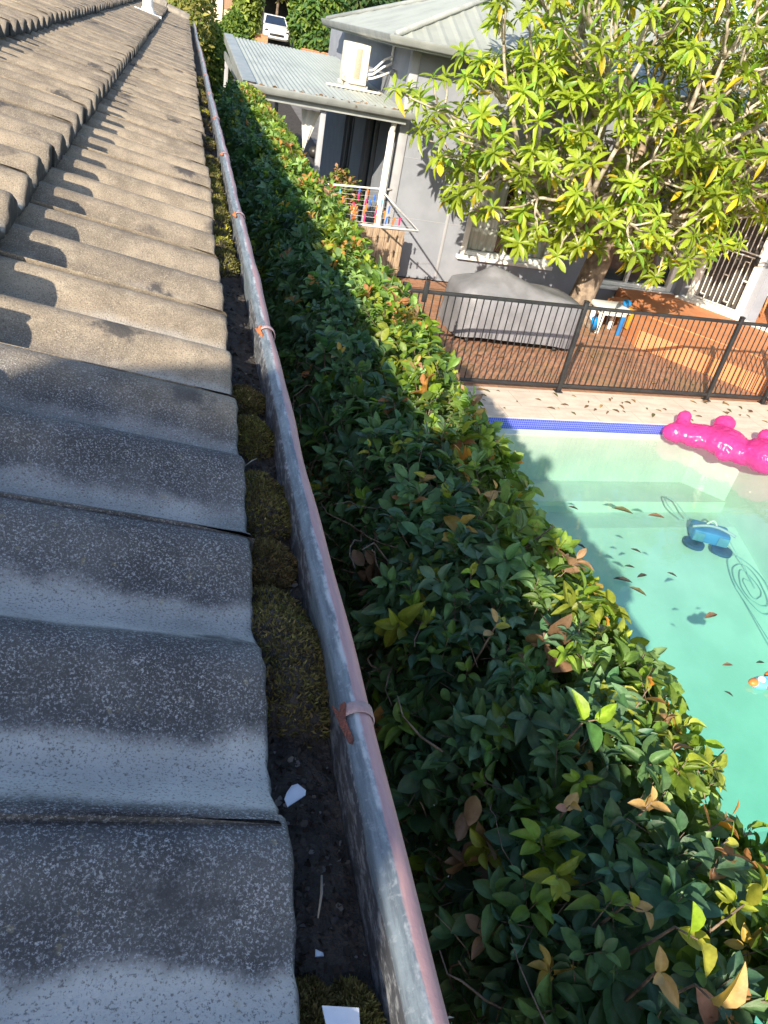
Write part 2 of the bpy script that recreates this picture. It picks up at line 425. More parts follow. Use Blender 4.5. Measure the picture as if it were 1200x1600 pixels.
def step(y0, z):   # steps along the far wall with a rounded nose
    pts = [(1.9, 7.22), (6.95, 7.22), (6.95, y0), (1.9, y0)]
    mb.prism([(p[0], shear(*p)) for p in pts], -2, z)
step(6.72, -.86)
def cstep(r, z):
    c = (7.0, 6.6); pts = [(6.96, 7.0)]+[(c[0]-r*math.sin(t)*.75, c[1]-r*math.cos(t)*1.5) for t in np.linspace(math.pi/2, 0, 14)]+[(6.96, 5.0)]
    mb.prism([(p[0], shear(*p)) for p in pts], -2, z)
tag(mb.build('pool_shell', [M['plaster'], M['poolband'], M['deck']]), kind='structure')
# water: one closed body, real absorption
def mat_water():
    m = bpy.data.materials.new('pool_water'); m.use_nodes = True; n = m.node_tree.nodes; l = m.node_tree.links
    n.clear(); out = n.new('ShaderNodeOutputMaterial'); tr = n.new('ShaderNodeBsdfTransparent'); gl = n.new('ShaderNodeBsdfGlossy')
    gl.inputs['Roughness'].default_value = .02
    # Schlick reflectance, the same from above and below
    fr = n.new('ShaderNodeLayerWeight'); fr.inputs['Blend'].default_value = .5
    pw = n.new('ShaderNodeMath'); pw.operation = 'POWER'; pw.inputs[1].default_value = 3.5; l.new(fr.outputs['Facing'], pw.inputs[0])
    ma = n.new('ShaderNodeMath'); ma.operation = 'MULTIPLY_ADD'; ma.inputs[1].default_value = .97; ma.inputs[2].default_value = .03; l.new(pw.outputs[0], ma.inputs[0])
    mx = n.new('ShaderNodeMixShader'); l.new(ma.outputs[0], mx.inputs[0]); l.new(tr.outputs[0], mx.inputs[1]); l.new(gl.outputs[0], mx.inputs[2])
    tc = n.new('ShaderNodeTexCoord'); mp = n.new('ShaderNodeMapping'); mp.inputs['Scale'].default_value = (.5, 1.3, 1); l.new(tc.outputs['Object'], mp.inputs[0])
    no = n.new('ShaderNodeTexNoise'); no.inputs['Scale'].default_value = 7; no.inputs['Detail'].default_value = 3; l.new(mp.outputs[0], no.inputs['Vector'])
    bu = n.new('ShaderNodeBump'); bu.inputs['Strength'].default_value = .13; bu.inputs['Distance'].default_value = .012
    l.new(no.outputs[0], bu.inputs['Height']); l.new(bu.outputs[0], gl.inputs['Normal']); l.new(bu.outputs[0], fr.inputs['Normal'])
    ab = n.new('ShaderNodeVolumeAbsorption'); ab.inputs['Color'].default_value = (.08, .82, .72, 1); ab.inputs['Density'].default_value = .255
    l.new(mx.outputs[0], out.inputs['Surface']); l.new(ab.outputs[0], out.inputs['Volume']); return m
mb = MB(); mb.box((1.6, -3.3, -2.6), (7.3, 7.6, -.125))
tag(mb.build('pool_water', mat_water()), kind='structure')

# ================================================================== OUR HOUSE: tiled roof, gutter, wall
SL = .32; E0 = .075; G = .325; TL = .40; LIFT = .056; WAV = .036
def roofB(x): return 3.0365-LIFT-WAV+SL*(E0-x)
def wave(y): return WAV*(.5+.5*np.cos(2*np.pi*(y-.255)/.15))**1.0
house = thing('house', 'low brick house with speckled concrete tile roof and rusting gutter in the foreground', 'house', (-4, 5, 0))
def roof_tiles():
    Vs = []; Fs = []; At = []; Ns_ = []; off = 0
    for k in range(14):
        xl = E0-G*k
        for j in range(-9, 47):
            y0 = .282+.3*j; dist = math.hypot(y0+.15, k*G*1.0)
            if k > 5 and j < -1: pass
            nv = 34 if dist < 2.2 else (20 if dist < 5 else 12)
            us = [0.0, .004, .012, .06, .2, TL]
            ov = .012
            ys = np.linspace(y0-ov, y0+.30+.001, nv)
            jz = RNG.normal()*.0013; jx = RNG.normal()*.0028; rot = RNG.normal()*.004; tl = RNG.normal()*.003
            if dist < .8: jz = 0; jx *= .6
            top = []
            for u in us:
                yy = ys; loc = (yy-y0)/.3
                x = xl-u+jx+rot*(yy-y0-.15)
                chip = .0016*np.sin(yy*310+k)*(u == 0)+.0012*np.sin(yy*127+j)*(u == 0)
                x = x-np.abs(chip)
                lift = LIFT*(1-u/TL)+.0045*(1-loc)+jz+tl*u
                z = roofB(x)+lift+wave(yy)
                if u == 0: z = z-.005
                if u == .004: z = z-.0012
                top.append(np.stack([x, yy, z], 1))
            top = np.array(top)                                  # nu,nv,3
            bot = top[[0, 3, 5]].copy(); bot[..., 2] -= .013; bot[0, :, 2] -= .014; bot[0, :, 0] -= .003
            if k: bot[0, :, 2] = roofB(bot[0, :, 0])+LIFT+jz-.010       # closed nose under the rolls
            nu = len(us)
            Vv = np.concatenate([top.reshape(-1, 3), bot.reshape(-1, 3)]); b0 = nu*nv
            Fq = []
            for a in range(nu-1):
                for b in range(nv-1):
                    i = a*nv+b; Fq.append((i, i+1, i+nv+1, i+nv))
            for a in range(2):
                for b in range(nv-1):
                    i = b0+a*nv+b; Fq.append((i, i+nv, i+nv+1, i+1))
            for b in range(nv-1): Fq.append((b, b0+b, b0+b+1, b+1))
            # side edges (near side and far side)
            m0 = [0, 3, 5]
            for a in range(2):
                Fq.append((m0[a]*nv, m0[a+1]*nv, b0+(a+1)*nv, b0+a*nv))
                Fq.append((m0[a]*nv+nv-1, b0+a*nv+nv-1, b0+(a+1)*nv+nv-1, m0[a+1]*nv+nv-1))
            nz = np.zeros(len(Vv)); nz[b0:] = 1.0; nz[:nv] = .8; Ns_.append(nz)
            Vs.append(Vv); Fs.append(np.array(Fq)+off); off += len(Vv); At.append(np.full(len(Vv), RNG.random()**2))
    V = np.concatenate(Vs); F = np.concatenate(Fs)
    o = npmesh('roof', V, F, M['tile'], house, True, attr=np.concatenate(At))
    a = o.data.attributes.new('nose', 'FLOAT', 'POINT'); a.data.foreach_set('value', np.concatenate(Ns_).astype(np.float32))
    o.data.set_sharp_from_angle(angle=R(45))
roof_tiles()
M['ridge'] = simple('ridge_tile', (.30, .27, .225), (.17, .155, .14), 9, .93, .4, 150)
mb = MB()
yend = .282+.3*47
for k in range(13):       # gable capping, half-round tiles
    x0 = E0-.02-k*.34; x1 = x0-.36
    z0 = roofB(x0)+LIFT+WAV; z1 = roofB(x1)+LIFT+WAV-.01
    mb.tube([(x0, yend-.01, z0-.01), (x1, yend-.01, z1-.02)], [.085, .078], 12)
mb.build('verge_capping', M['ridge'], house, True, 40)
mb = MB()
xr = E0-G*14
mb.tube([(xr+.1, y, roofB(xr)+.06) for y in np.linspace(-2.4, 14.3, 40)], .12, 10)
mb.build('ridge_capping', M['ridge'], house, True, 40)
mb = MB()
P = [[(xr, y, roofB(xr)+.03), (xr-4.4, y, roofB(xr)+.03-SL*4.4)] for y in (-2.4, 14.35)]
mb.grid(P); mb.build('rear_roof_slope', M['ridge'], house)
mb = MB()
mb.box((-8.6, -2.2, 0), (-.36, 14.1, 2.86)); mb.build('wall', M['houseb'], house)
mb = MB(); mb.prism([(-.37, 14.1), (-8.5, 14.1), (-8.5, 14.25), (-.37, 14.25)], 2.0, 2.9); 
mb.add([(-.3, 14.2, 2.9), (-8.6, 14.2, 2.9), (-4.38, 14.2, 3.88)], [(0, 1, 2)])
mb.build('gable', M['white'], house)
mb = MB(); mb.box((-.36, -2.3, 2.862), (.0, 14.3, 2.872)); mb.build('soffit', M['cream'], house)
mb = MB(); mb.box((.0, -2.3, 2.85), (.022, 14.3, 2.985)); mb.build('fascia', M['cream'], house)
# vent pipe on the roof
vp = MB()
vx, vy = -.38, 9.8; vz = roofB(vx)+LIFT*.6+WAV
vp.tube([(vx, vy, vz-.1), (vx, vy, vz+.55)], .052, 20)
vpo = vp.build('vent_pipe', M['whitep'], house, True, 40); vpo['label'] = 'white pipe rising through the roof tiles'
fl = MB()
P = []
for a in np.linspace(-.13, .13, 9):
    P.append([(vx+b, vy+a, roofB(vx+b)+LIFT*(1-(E0-G-(vx+b))/TL)+.006+wave(vy+a)) for b in np.linspace(-.13, .14, 6)])
fl.grid(P); fl.tube([(vx, vy, vz-.05), (vx, vy, vz+.05)], [.1, .056], 16); fl.build('flashing', M['white'], vpo, True, 40)

# gutter ------------------------------------------------------------
def mat_gutter():
    t = NT('galvanised_gutter_faded_pink')
    X, Y, Z = t.sep()
    w = t.math('MULTIPLY', t.math('SUBTRACT', t.noise(7, 5, .7, stretch=(6, 1, 6)), .5), .010)
    s = t.math('ADD', X, w)
    pink = t.ramp(s, .1392, .1410)
    n = t.noise(26, 5, .7, stretch=(6, .8, 6))
    galv = t.mix(t.ramp(n, .35, .65), (.21, .255, .29), (.12, .15, .18))
    gsp = t.noise(160, 3, .7)
    galv = t.mix(t.ramp(gsp, .52, .68, 0, .4), galv, (.36, .40, .43))
    pk = t.mix(t.ramp(n, .3, .7), (.46, .275, .27), (.36, .225, .24))
    pk = t.mix(t.ramp(t.noise(55, 4, .7, stretch=(4, .6, 4)), .62, .74, 0, .6), pk, (.52, .46, .44))
    c = t.mix(pink, galv, pk)
    # chalky oxide line where the paint stops
    ln = t.math('SUBTRACT', 1.0, t.ramp(t.math('ABSOLUTE', t.math('SUBTRACT', s, .1388)), .0006, .0032))
    c = t.mix(t.math('MULTIPLY', ln, t.ramp(t.noise(34, 5, .75, stretch=(1, .5, 1)), .42, .62, 0, .8)), c, (.52, .54, .56))
    # inner face: grey, white oxide, dirt
    inner = t.math('LESS_THAN', X, .1284)
    ic = t.mix(t.ramp(t.noise(95, 5, .75, stretch=(1, .6, 1)), .46, .62), (.085, .09, .105), (.34, .36, .39))
    ic = t.mix(t.ramp(t.noise(12, 4), .5, .72, 0, .8), ic, (.06, .05, .05))
    c = t.mix(inner, c, ic)
    rust = t.ramp(t.noise(9, 5, .7, stretch=(3, 1.2, 3)), .66, .74, 0, .85)
    c = t.mix(rust, c, t.mix(t.noise(80, 2), (.30, .11, .05), (.18, .07, .04)))
    t.color(c)
    t.rough(t.math('ADD', .42, t.math('MULTIPLY', n, .3))); t.b.inputs['Metallic'].default_value = .25
    t.bump(t.math('ADD', t.noise(120, 4, .7), t.noise(20, 3, .6, stretch=(1, .3, 1))), .3, .0018)
    return t.m
M['gutter'] = mat_gutter()
GZ = 3.02     # top of the bead
def gutter_profile():
    p = [(.026, 2.985), (.026, 2.915), (.032, 2.91), (.122, 2.91), (.1265, 2.915), (.1272, 2.95), (.1275, 3.000)]
    cx, cz, rx, rz = .1400, 3.006, .0125, .0135
    p += [(.1276, 3.003)]
    # rolled bead: inner shoulder, shallow groove, outer roll
    for a in np.linspace(170, -165, 26):
        t = R(a); rr = 1-.09*math.exp(-((a-128)/16)**2)
        p.append((cx+rx*math.cos(t)*rr, cz+rz*math.sin(t)*rr))
    p += [(.1288, 2.992), (.1300, 2.96), (.1300, 2.907), (.127, 2.903), (.026, 2.903), (.024, 2.985)]
    return p
gp = gutter_profile()
ysg = np.concatenate([np.linspace(-2.3, 0, 20)[:-1], np.linspace(0, 3, 120)[:-1], np.linspace(3, 14.4, 120)])
P = []
for y in ysg:
    wob = .0012*math.sin(y*5.1)+.0009*math.sin(y*13.7+1)+.0006*math.sin(y*31)+.004*max(0, y-2)*math.sin(y*1.1)*.15
    dz = .0010*math.sin(y*8.3)+.0008*math.sin(y*23)-.002*max(0, math.sin(y*.9))
    P.append([(px_+(wob if px_ > .1 else 0), y, pz_+dz) for px_, pz_ in gp])
mb = MB(); mb.grid(P); gut = mb.build('gutter', M['gutter'], house, True, 50)
M['rust'] = simple('rusty_clip', (.20, .062, .04), (.13, .045, .035), 60, .8, .6, 200)
M['clippink'] = simple('painted_clip', (.38, .27, .27), (.30, .20, .21), 60, .6, .3, 200)
M['orangerust'] = simple('orange_clip', (.62, .20, .06), (.40, .13, .05), 60, .7, .4, 200)
for i, yb in enumerate([.372, 1.165, 1.93, 2.75, 3.6, 4.5, 5.5, 6.6, 7.8]):
    mb = MB()
    cx, cz = .1400, 3.006
    path = []
    for a in np.linspace(150, -80, 16):
        path.append((cx+.0138*math.cos(R(a)), cz+.0148*math.sin(R(a))))
    Pp = [[(x, yb-.0055, z) for x, z in path], [(x, yb+.0055, z) for x, z in path]]
    Pi = [[(cx+(x-cx)*1.09, yy, cz+(z-cz)*1.09) for x, z in path] for yy in (yb-.0045, yb+.0045)]
    mb.grid([Pp[0], Pi[0], Pi[1], Pp[1]])
    mb.build('bracket', M['clippink'], gut, True, 60)
    mb = MB()   # the torn tongue of the clip on the inner shoulder
    m = Matrix.Translation((.1290, yb-.012, 3.0135)) @ Matrix.Scale(.62, 4) @ Matrix.Rotation(R(-30), 4, 'Y') @ Matrix.Rotation(R(9), 4, 'Z')
    vs = [(-.0035, -.026, 0), (.0, -.031, .001), (.004, -.024, .0015), (.0048, .006, .002), (.009, .014, .005), (.013, .024, .0075), (.007, .026, .005), (.001, .020, .002), (-.003, .034, .001), (-.0045, .036, .001), (-.0045, 0, 0)]
    vs = [m @ Vector(v) for v in vs]; n = len(vs)
    vs2 = [v+Vector((-.0012, 0, .0018)) for v in vs]
    mb.add(vs+vs2, [tuple(range(n))[::-1], tuple(range(n, 2*n))]+[(k, (k+1) % n, (k+1) % n+n, k+n) for k in range(n)])
    mb.build('clip_tongue', M['rust'] if i == 0 else M['orangerust'], gut)
# dirt in the gutter ------------------------------------------------
def dirt_z(x, y, rough=True):
    q = np.stack([x, y], -1).reshape(-1, 2)
    b = 2.968+.006*vnoise(q, 3, 6)
    b = b-.012*np.clip((x.reshape(-1)-.095)/.03, 0, 1)*(.5+.5*vnoise(q, 9, 5))
    if rough: b = b+.0035*np.abs(vnoise(q, 5, 60))+.0018*vnoise(q, 6, 190)
    return b.reshape(x.shape)
def sheet(name, xs, ys, zf, mat, parent=None):
    X, Y = np.meshgrid(xs, ys); Z = zf(X, Y); V = np.stack([X, Y, Z], -1).reshape(-1, 3)
    nx = len(xs); ny = len(ys); i = np.arange(nx*ny).reshape(ny, nx)
    F = np.stack([i[:-1, :-1], i[:-1, 1:], i[1:, 1:], i[1:, :-1]], -1).reshape(-1, 4)
    return npmesh(name, V, F, mat, parent, True)
o = sheet('gutter_dirt', np.linspace(.027, .1272, 50), np.concatenate([np.linspace(-.4, 1.3, 620), np.linspace(1.305, 14.3, 900)]), dirt_z, M['dirt'])
tag(o, 'dark crumbly dirt filling the gutter', 'dirt', kind='stuff')
# crumbs (uncountable)
n = 5200
yc = np.concatenate([RNG.uniform(.0, 1.1, 3600), RNG.uniform(1.1, 6, 1600)]); xc = RNG.uniform(.03, .125, n)
zc = dirt_z(xc, yc)+.001
L = RNG.uniform(.0018, .006, n)*np.where(yc > 1.1, 1.6, 1); g = RNG.uniform(.4, 1.3, (n, 1))
Cc = np.array([[.055, .048, .045]])*g+RNG.random((n, 1))**12*.16
o = leaves('dirt_crumbs', leaf_template(1.0, [(0, .2), (.5, .45), (1, .2)], .5), np.stack([xc, yc, zc], 1), rand_dir(n)*[1, 1, .5]+[0, 0, .05], rand_dir(n)+[0, 0, 1.2], L, np.repeat(Cc, 1, 0), M['moss'])
tag(o, 'loose crumbs and flakes of rotted leaf in the gutter', 'dirt', kind='stuff')
# moss mounds: (x, y, rx, ry, height, greenness, label)
MOSS = [
 (.078, .178, .015, .022, .017, .55, 'small olive moss clump beside the tile edge at the near end of the gutter'),
 (.106, .172, .011, .030, .016, .8, 'narrow olive moss clump against the gutter wall at the near end'),
 (.088, .468, .030, .078, .034, .45, 'largest brown green moss mound, just beyond the nearest gutter clip'),
 (.086, .600, .024, .036, .024, .35, 'low brown moss lump directly behind the largest mound'),
 (.088, .705, .028, .062, .032, .6, 'long dark green moss mound, second largest in the gutter'),
 (.090, .870, .026, .036, .028, .5, 'rounded dark moss mound under the edge of the shadow line'),
 (.088, .985, .024, .034, .020, .3, 'flat brownish moss patch just past the shadow edge'),
]
for yy in np.arange(1.62, 2.6, .105): MOSS.append((.084, yy+RNG.uniform(-.02, .02), .026, .05, .030, .8+RNG.uniform(-.15, .1), None))
for yy in np.arange(2.8, 6.0, .4): MOSS.append((.084, yy+RNG.uniform(-.1, .1), .026, .07, .028, .6, None))
ORD = ['first', 'second', 'third', 'fourth', 'fifth', 'sixth', 'seventh', 'eighth', 'ninth', 'tenth', 'eleventh', 'twelfth']
for i, (mx, my, rx, ry, hh, gr, lab) in enumerate(MOSS):
    mx += .004; rx *= 1.38; hh *= 1.12; ry *= 1.2
    base = 2.966
    n = int(8500 if my < 1.1 else 1600)
    def mz(x, y):
        q = np.stack([x, y], -1).reshape(-1, 2)
        d = (np.abs(x-mx)/rx)**2.4+(np.abs(y-my)/ry)**2; d = d.reshape(-1)*(1+.55*vnoise(q, 20+i, 38))+.25*vnoise(q, 60+i, 90)
        z = base-.006+(hh+.006)*np.clip(1-d, 0, 1)**.55*(1+.22*vnoise(q, 30+i, 55))+.0012*vnoise(q, 40+i, 240)
        return z.reshape(x.shape)
    bs = sheet('moss_clump', np.linspace(max(mx-rx*1.3, .03), min(mx+rx*1.3, .1268), 40), np.linspace(my-ry*1.3, my+ry*1.3, 70), mz, M['dirt'])
    if lab: tag(bs, lab, 'moss')
    elif my < 2.6: tag(bs, f'{ORD[i-7]} yellow green sunlit moss lump up the gutter from the shadow edge', 'moss', 'sunlit moss lumps along the gutter')
    else: tag(bs, f'{ORD[i-17]} small distant moss lump beyond the yellow green row in the gutter', 'moss', 'distant moss lumps along the gutter')
    r = np.sqrt(RNG.random(n))*1.25; th = RNG.uniform(0, 2*np.pi, n)
    x = np.clip(mx+rx*r*np.cos(th), .03, .125); y = my+ry*r*np.sin(th); z = mz(x, y)
    ok = z > base+.002; x, y, z = x[ok], y[ok], z[ok]; n = len(x)
    D = rand_dir(n)*.7+np.stack([(x-mx)/rx, (y-my)/ry, np.full(n, 1.0)], 1)*.6
    gmix = np.clip(gr*.55+.35*vnoise(np.stack([x, y], 1), 50+i, 30)+RNG.normal(size=n)*.16, 0, 1)[:, None]
    Cm = (1-gmix)*np.array([[.12, .088, .045]])+gmix*np.array([[.14, .165, .035]])
    Cm = Cm*RNG.uniform(.5, 1.5, (n, 1))
    hi = (RNG.random(n) > .985)[:, None]; Cm = np.where(hi, Cm*3, Cm)
    if my > 1.3: 
        yel = (vnoise(np.stack([x, y], 1), 77, 40) > .35)[:, None]; Cm = np.where(yel, np.array([[.36, .34, .05]])*RNG.uniform(.6, 1.2, (n, 1)), Cm)
    leaves('fronds', leaf_template(1.0, [(0, .2), (.5, .16), (1, .03)], .3), np.stack([x, y, z-.001], 1), D, rand_dir(n), RNG.uniform(.0025, .0065, n)*(1 if my < 1.1 else 1.5), Cm, M['moss'], bs)
# paint flakes and twigs in the gutter
def flake(pts, z, label, name='paint_flake', mat='white', curl=.004):
    n = len(pts); cx = sum(p[0] for p in pts)/n; cy = sum(p[1] for p in pts)/n
    bm = MB(); rings = 4; vs = [(cx, cy, z)]
    for r in range(1, rings+1):
        k = r/rings
        vs += [(cx+(p[0]-cx)*k, cy+(p[1]-cy)*k, z+curl*k*k*math.sin(2.2*i/n*math.pi+1)) for i, p in enumerate(pts)]
    fs = [(0, 1+i, 1+(i+1) % n) for i in range(n)]
    for r in range(rings-1):
        a = 1+r*n; fs += [(a+i, a+n+i, a+n+(i+1) % n, a+(i+1) % n) for i in range(n)]
    m2 = len(vs); vs2 = [(v[0], v[1], v[2]-.0008) for v in vs]; fs += [tuple(j+m2 for j in reversed(f)) for f in fs]
    bm.add(vs+vs2, fs)
    return tag(bm.build(name, M[mat], None, True, 40), label, 'paint flake')
M['flake'] = simple('white_flake', (.62, .66, .74), (.56, .60, .68), 40, .6)
flake([(.083, .311), (.0965, .319), (.098, .325), (.0935, .3335), (.089, .333), (.0845, .326), (.0815, .318)], 2.988, 'white curved paint flake lying on dark gutter dirt', mat='flake')
flake([(0.0860, 0.1790), (0.1060, 0.1750), (0.1060, 0.1680), (0.1010, 0.1610), (0.0900, 0.1630), (0.0870, 0.1710)], 3.000, 'largest white paint flake, at the very near end of the gutter', mat='flake')
flake([(.089, .212), (.0945, .2125), (.0955, .217), (.0905, .218)], 2.984, 'tiny white paint flake between two near moss clumps', mat='flake')
M['straw'] = simple('dry_straw', (.42, .38, .30), (.25, .22, .18), 50, .8)
for lab, a, b, r in [('pale dry stalk lying in the near gutter dirt', (.0945, .236, 2.984), (.1005, .262, 2.986), .0011),
                     ('thin twig on the moss near the tile edge', (.083, .775, 2.99), (.098, .79, 2.992), .0007),
                     ('thin twig by the nearest gutter clip', (.094, .392, 2.98), (.108, .398, 2.982), .0006)]:
    mb = MB(); mb.tube([a, tuple((a[i]+b[i])/2+(.0015 if i == 2 else .001) for i in range(3)), b], [r*.5, r, r*.7], 6)
    tag(mb.build('twig', M['straw'], None, True), lab, 'twig')

# ================================================================== PERSON crouching on the roof behind the camera (casts the near shadow)
def person():
    root = thing('person', 'person in dark jacket and cap crouching on the roof tiles', 'person', (-1.2, -1.1, roofB(-1.2)+.05))
    M['jacket'] = simple('navy_jacket', (.03, .04, .07), (.02, .03, .05), 20, .9)
    M['skin'] = simple('skin', (.50, .30, .21), (.45, .26, .18), 20, .6)
    M['trouser'] = simple('grey_trousers', (.10, .10, .10), (.07, .07, .07), 20, .9)
    M['cap'] = simple('dark_cap', (.05, .05, .06), (.04, .04, .05), 20, .9)
    fx, fy = math.cos(SUN_AZ), math.sin(SUN_AZ)       # facing the way the sun shines
    def Pt(f, s, h):                                  # forward, to the left (+), height over roof
        s *= 1.2; f *= 1.05; x = -1.142+fx*f-fy*s; y = -1.163+fy*f+fx*s
        return (x, y, roofB(-1.142)+.05+h*1.125)
    def skin(name, chain, edges, mat, parent):
        me = bpy.data.meshes.new(name); me.from_pydata([c[0] for c in chain], edges, [])
        o = bpy.data.objects.new(name, me); COL.objects.link(o)
        md = o.modifiers.new('skin', 'SKIN'); 
        for v, c in zip(me.skin_vertices[0].data if me.skin_vertices else [], chain): pass
        if not me.skin_vertices:
            bm = bmesh.new(); bm.from_mesh(me); bm.verts.layers.skin.verify(); bm.to_mesh(me); bm.free()
        for i, c in enumerate(chain):
            r = c[1] if isinstance(c[1], tuple) else (c[1], c[1]); me.skin_vertices[0].data[i].radius = r
        me.skin_vertices[0].data[0].use_root = True
        o.modifiers.new('sub', 'SUBSURF').levels = 2; o.modifiers['sub'].render_levels = 2
        me.materials.append(mat); me.shade_smooth(); adopt(o, parent); md.use_smooth_shade = True
        return o
    # s: + is to the left of the person
    ch = [(Pt(-.12, 0, .22), (.17, .14)), (Pt(-.06, 0, .42), (.30, .17)), (Pt(.02, 0, .62), (.33, .17)), (Pt(.07, 0, .72), (.24, .11)), (Pt(.12, 0, .79), .055),
          (Pt(.15, 0, .85), .075), (Pt(.165, 0, .91), .085), (Pt(.16, 0, .955), .06),
          # left arm
          (Pt(.05, .19, .68), .07), (Pt(.10, .25, .55), .058), (Pt(.26, .18, .50), .045), (Pt(.33, .10, .54), .035),
          # right arm reaching forward with the phone
          (Pt(.05, -.19, .74), .075), (Pt(.12, -.26, .56), .058), (Pt(.27, -.18, .54), .045), (Pt(.34, -.10, .58), .035),
          # legs, deep crouch
          (Pt(-.08, .13, .2), .11), (Pt(.24, .20, .42), .082), (Pt(.10, .18, .08), .055), (Pt(.22, .18, .03), .045),
          (Pt(-.08, -.13, .2), .11), (Pt(.24, -.20, .42), .082), (Pt(.10, -.18, .08), .055), (Pt(.22, -.18, .03), .045)]
    ed = [(0, 1), (1, 2), (2, 3), (3, 4), (4, 5), (5, 6), (6, 7), (3, 8), (8, 9), (9, 10), (10, 11), (3, 12), (12, 13), (13, 14), (14, 15),
          (0, 16), (16, 17), (17, 18), (18, 19), (0, 20), (20, 21), (21, 22), (22, 23)]
    body = skin('body', ch, ed, M['jacket'], root)
    me = body.data; me.materials.append(M['skin']); me.materials.append(M['trouser'])
    mb = MB(); mb.ball(Pt(.17, 0, .925), (.082, .092, .115), nu=20, nv=14); mb.ball(Pt(.265, 0, .91), (.016, .014, .022))
    for s in (-1, 1): mb.ball(Pt(.17, .085*s, .92), (.014, .018, .03))
    mb.build('head', M['skin'], root, True)
    mb = MB(); mb.ball(Pt(.155, 0, .965), (.094, .100, .075), nu=20, nv=12)
    mb.ball(Pt(.25, 0, .965), (.075, .075, .010), nu=20, nv=8); mb.build('cap', M['cap'], root, True)
    for s, (f, l, h) in ((1, (.33, .10, .54)), (-1, (.34, -.10, .58))):
        mb = MB(); mb.ball(Pt(f+.04, l, h+.01), (.038, .034, .022), nu=12, nv=8)
        for k in range(4):
            o = (k-1.5)*.018
            mb.tube([Pt(f+.06, l+o, h+.015), Pt(f+.105-abs(o)*.3, l+o*1.1, h+.012), Pt(f+.12-abs(o)*.4, l+o*1.1, h-.012)], [.010, .009, .0075], 7)
        mb.tube([Pt(f+.03, l-s*.03, h+.01), Pt(f+.07, l-s*.055, h+.005), Pt(f+.095, l-s*.05, h)], [.012, .010, .008], 7)
        mb.build('hand', M['skin'], root, True)
    for s in (1, -1):
        mb = MB(); mb.ball(Pt(.2, .18*s, .035), (.12, .06, .045), Matrix.Rotation(SUN_AZ, 3, 'Z').to_4x4().to_3x3(), nu=14, nv=8); mb.build('shoe', M['blackplastic'], root, True)
person()

# ================================================================== POOL FENCE
def fence():
    root = thing('pool_fence', 'black tubular pool fence with square posts standing on the stone coping', 'fence', (4.7, 8.0, 0))
    def y_(x): return shear(x, 7.98)
    posts = [0.2, 2.42, 4.73, 7.06]
    runs = []
    for a, b in zip(posts[:-1], posts[1:]): runs.append(((a, y_(a)), (b, y_(b))))
    c = (8.04, y_(8.04)); runs.append(((7.06, y_(7.06)), c))
    d = (8.3, 5.7); e = (8.5, 3.3); g = (8.7, .9); runs += [(c, d), (d, e), (e, g)]
    for (p, q) in runs:
        mb = MB(); v = Vector((q[0]-p[0], q[1]-p[1], 0)); L = v.length; v.normalize(); ang = math.atan2(v.y, v.x)
        m = Matrix.Translation((p[0], p[1], 0)) @ Matrix.Rotation(ang, 4, 'Z')
        mb.bbox((.02, -.019, 1.09), (L-.02, .019, 1.128), .004, m); mb.bbox((.02, -.019, .07), (L-.02, .019, .108), .004, m)
        n = int(L/.088); 
        for k in range(1, n):
            x = k*L/n; mb.tube([m @ Vector((x, 0, .1)), m @ Vector((x, 0, 1.095))], .008, 6, False)
        mb.build('fence_panel', M['blackfence'], root, True, 40)
    for x, y in [(a, y_(a)) for a in posts]+[c, d, e, g]:
        mb = MB(); mb.bbox((x-.026, y-.026, 0), (x+.026, y+.026, 1.17), .004); mb.bbox((x-.03, y-.03, 1.172), (x+.03, y+.03, 1.19), .006)
        mb.bbox((x-.05, y-.05, .0), (x+.05, y+.05, .012), .003)
        mb.build('post', M['blackfence'], root, True, 40)
    mb = MB(); yl = y_(2.66); mb.bbox((2.63, yl-.045, 1.0), (2.69, yl-.02, 1.24), .008); mb.ball((2.66, yl-.032, 1.27), .022); mb.build('latch', M['blackfence'], root, True, 40)
fence()
# ================================================================== NEIGHBOUR HOUSE
XC, YW = 3.25, 12.4
nb = thing('neighbour_house', 'grey rendered house with sage green steel roof behind the pool fence', 'house', (8, 15, 0))
DA, DB = (9.02, 12.2), (9.72, 11.07)        # ends of the angled entry wall
dv = Vector((DB[0]-DA[0], DB[1]-DA[1], 0)).normalized(); dn = Vector((dv.y, -dv.x, 0))    # outward normal is -dn? checked below
if dn.y > 0: dn = -dn
def wall_openings(mb, frame, L, Ht, holes, th=.2):
    """wall along local x (0..L), outer face at local y=0, thickness to +y; holes (x0,x1,z0,z1)"""
    xs = sorted({0, L, *[h[0] for h in holes], *[h[1] for h in holes]}); zs = sorted({0, Ht, *[h[2] for h in holes], *[h[3] for h in holes]})
    for i in range(len(xs)-1):
        for j in range(len(zs)-1):
            cx = (xs[i]+xs[i+1])/2; cz = (zs[j]+zs[j+1])/2
            if any(h[0] < cx < h[1] and h[2] < cz < h[3] for h in holes): continue
            a, b, c, d = xs[i], xs[i+1], zs[j], zs[j+1]
            mb.add([frame @ Vector(v) for v in ((a, 0, c), (b, 0, c), (b, 0, d), (a, 0, d))], [(0, 1, 2, 3)])
    for (a, b, c, d) in holes:
        q = [(a, c), (b, c), (b, d), (a, d)]
        for k in range(4):
            p0, p1 = q[k], q[(k+1) % 4]
            mb.add([frame @ Vector(v) for v in ((p0[0], 0, p0[1]), (p1[0], 0, p1[1]), (p1[0], th, p1[1]), (p0[0], th, p0[1]))], [(0, 1, 2, 3)])
FW = Matrix.Translation((XC, YW, 0))
win1 = (1.42, 3.05, .50, 2.25); win2 = (3.95, 5.66, .30, 2.2)
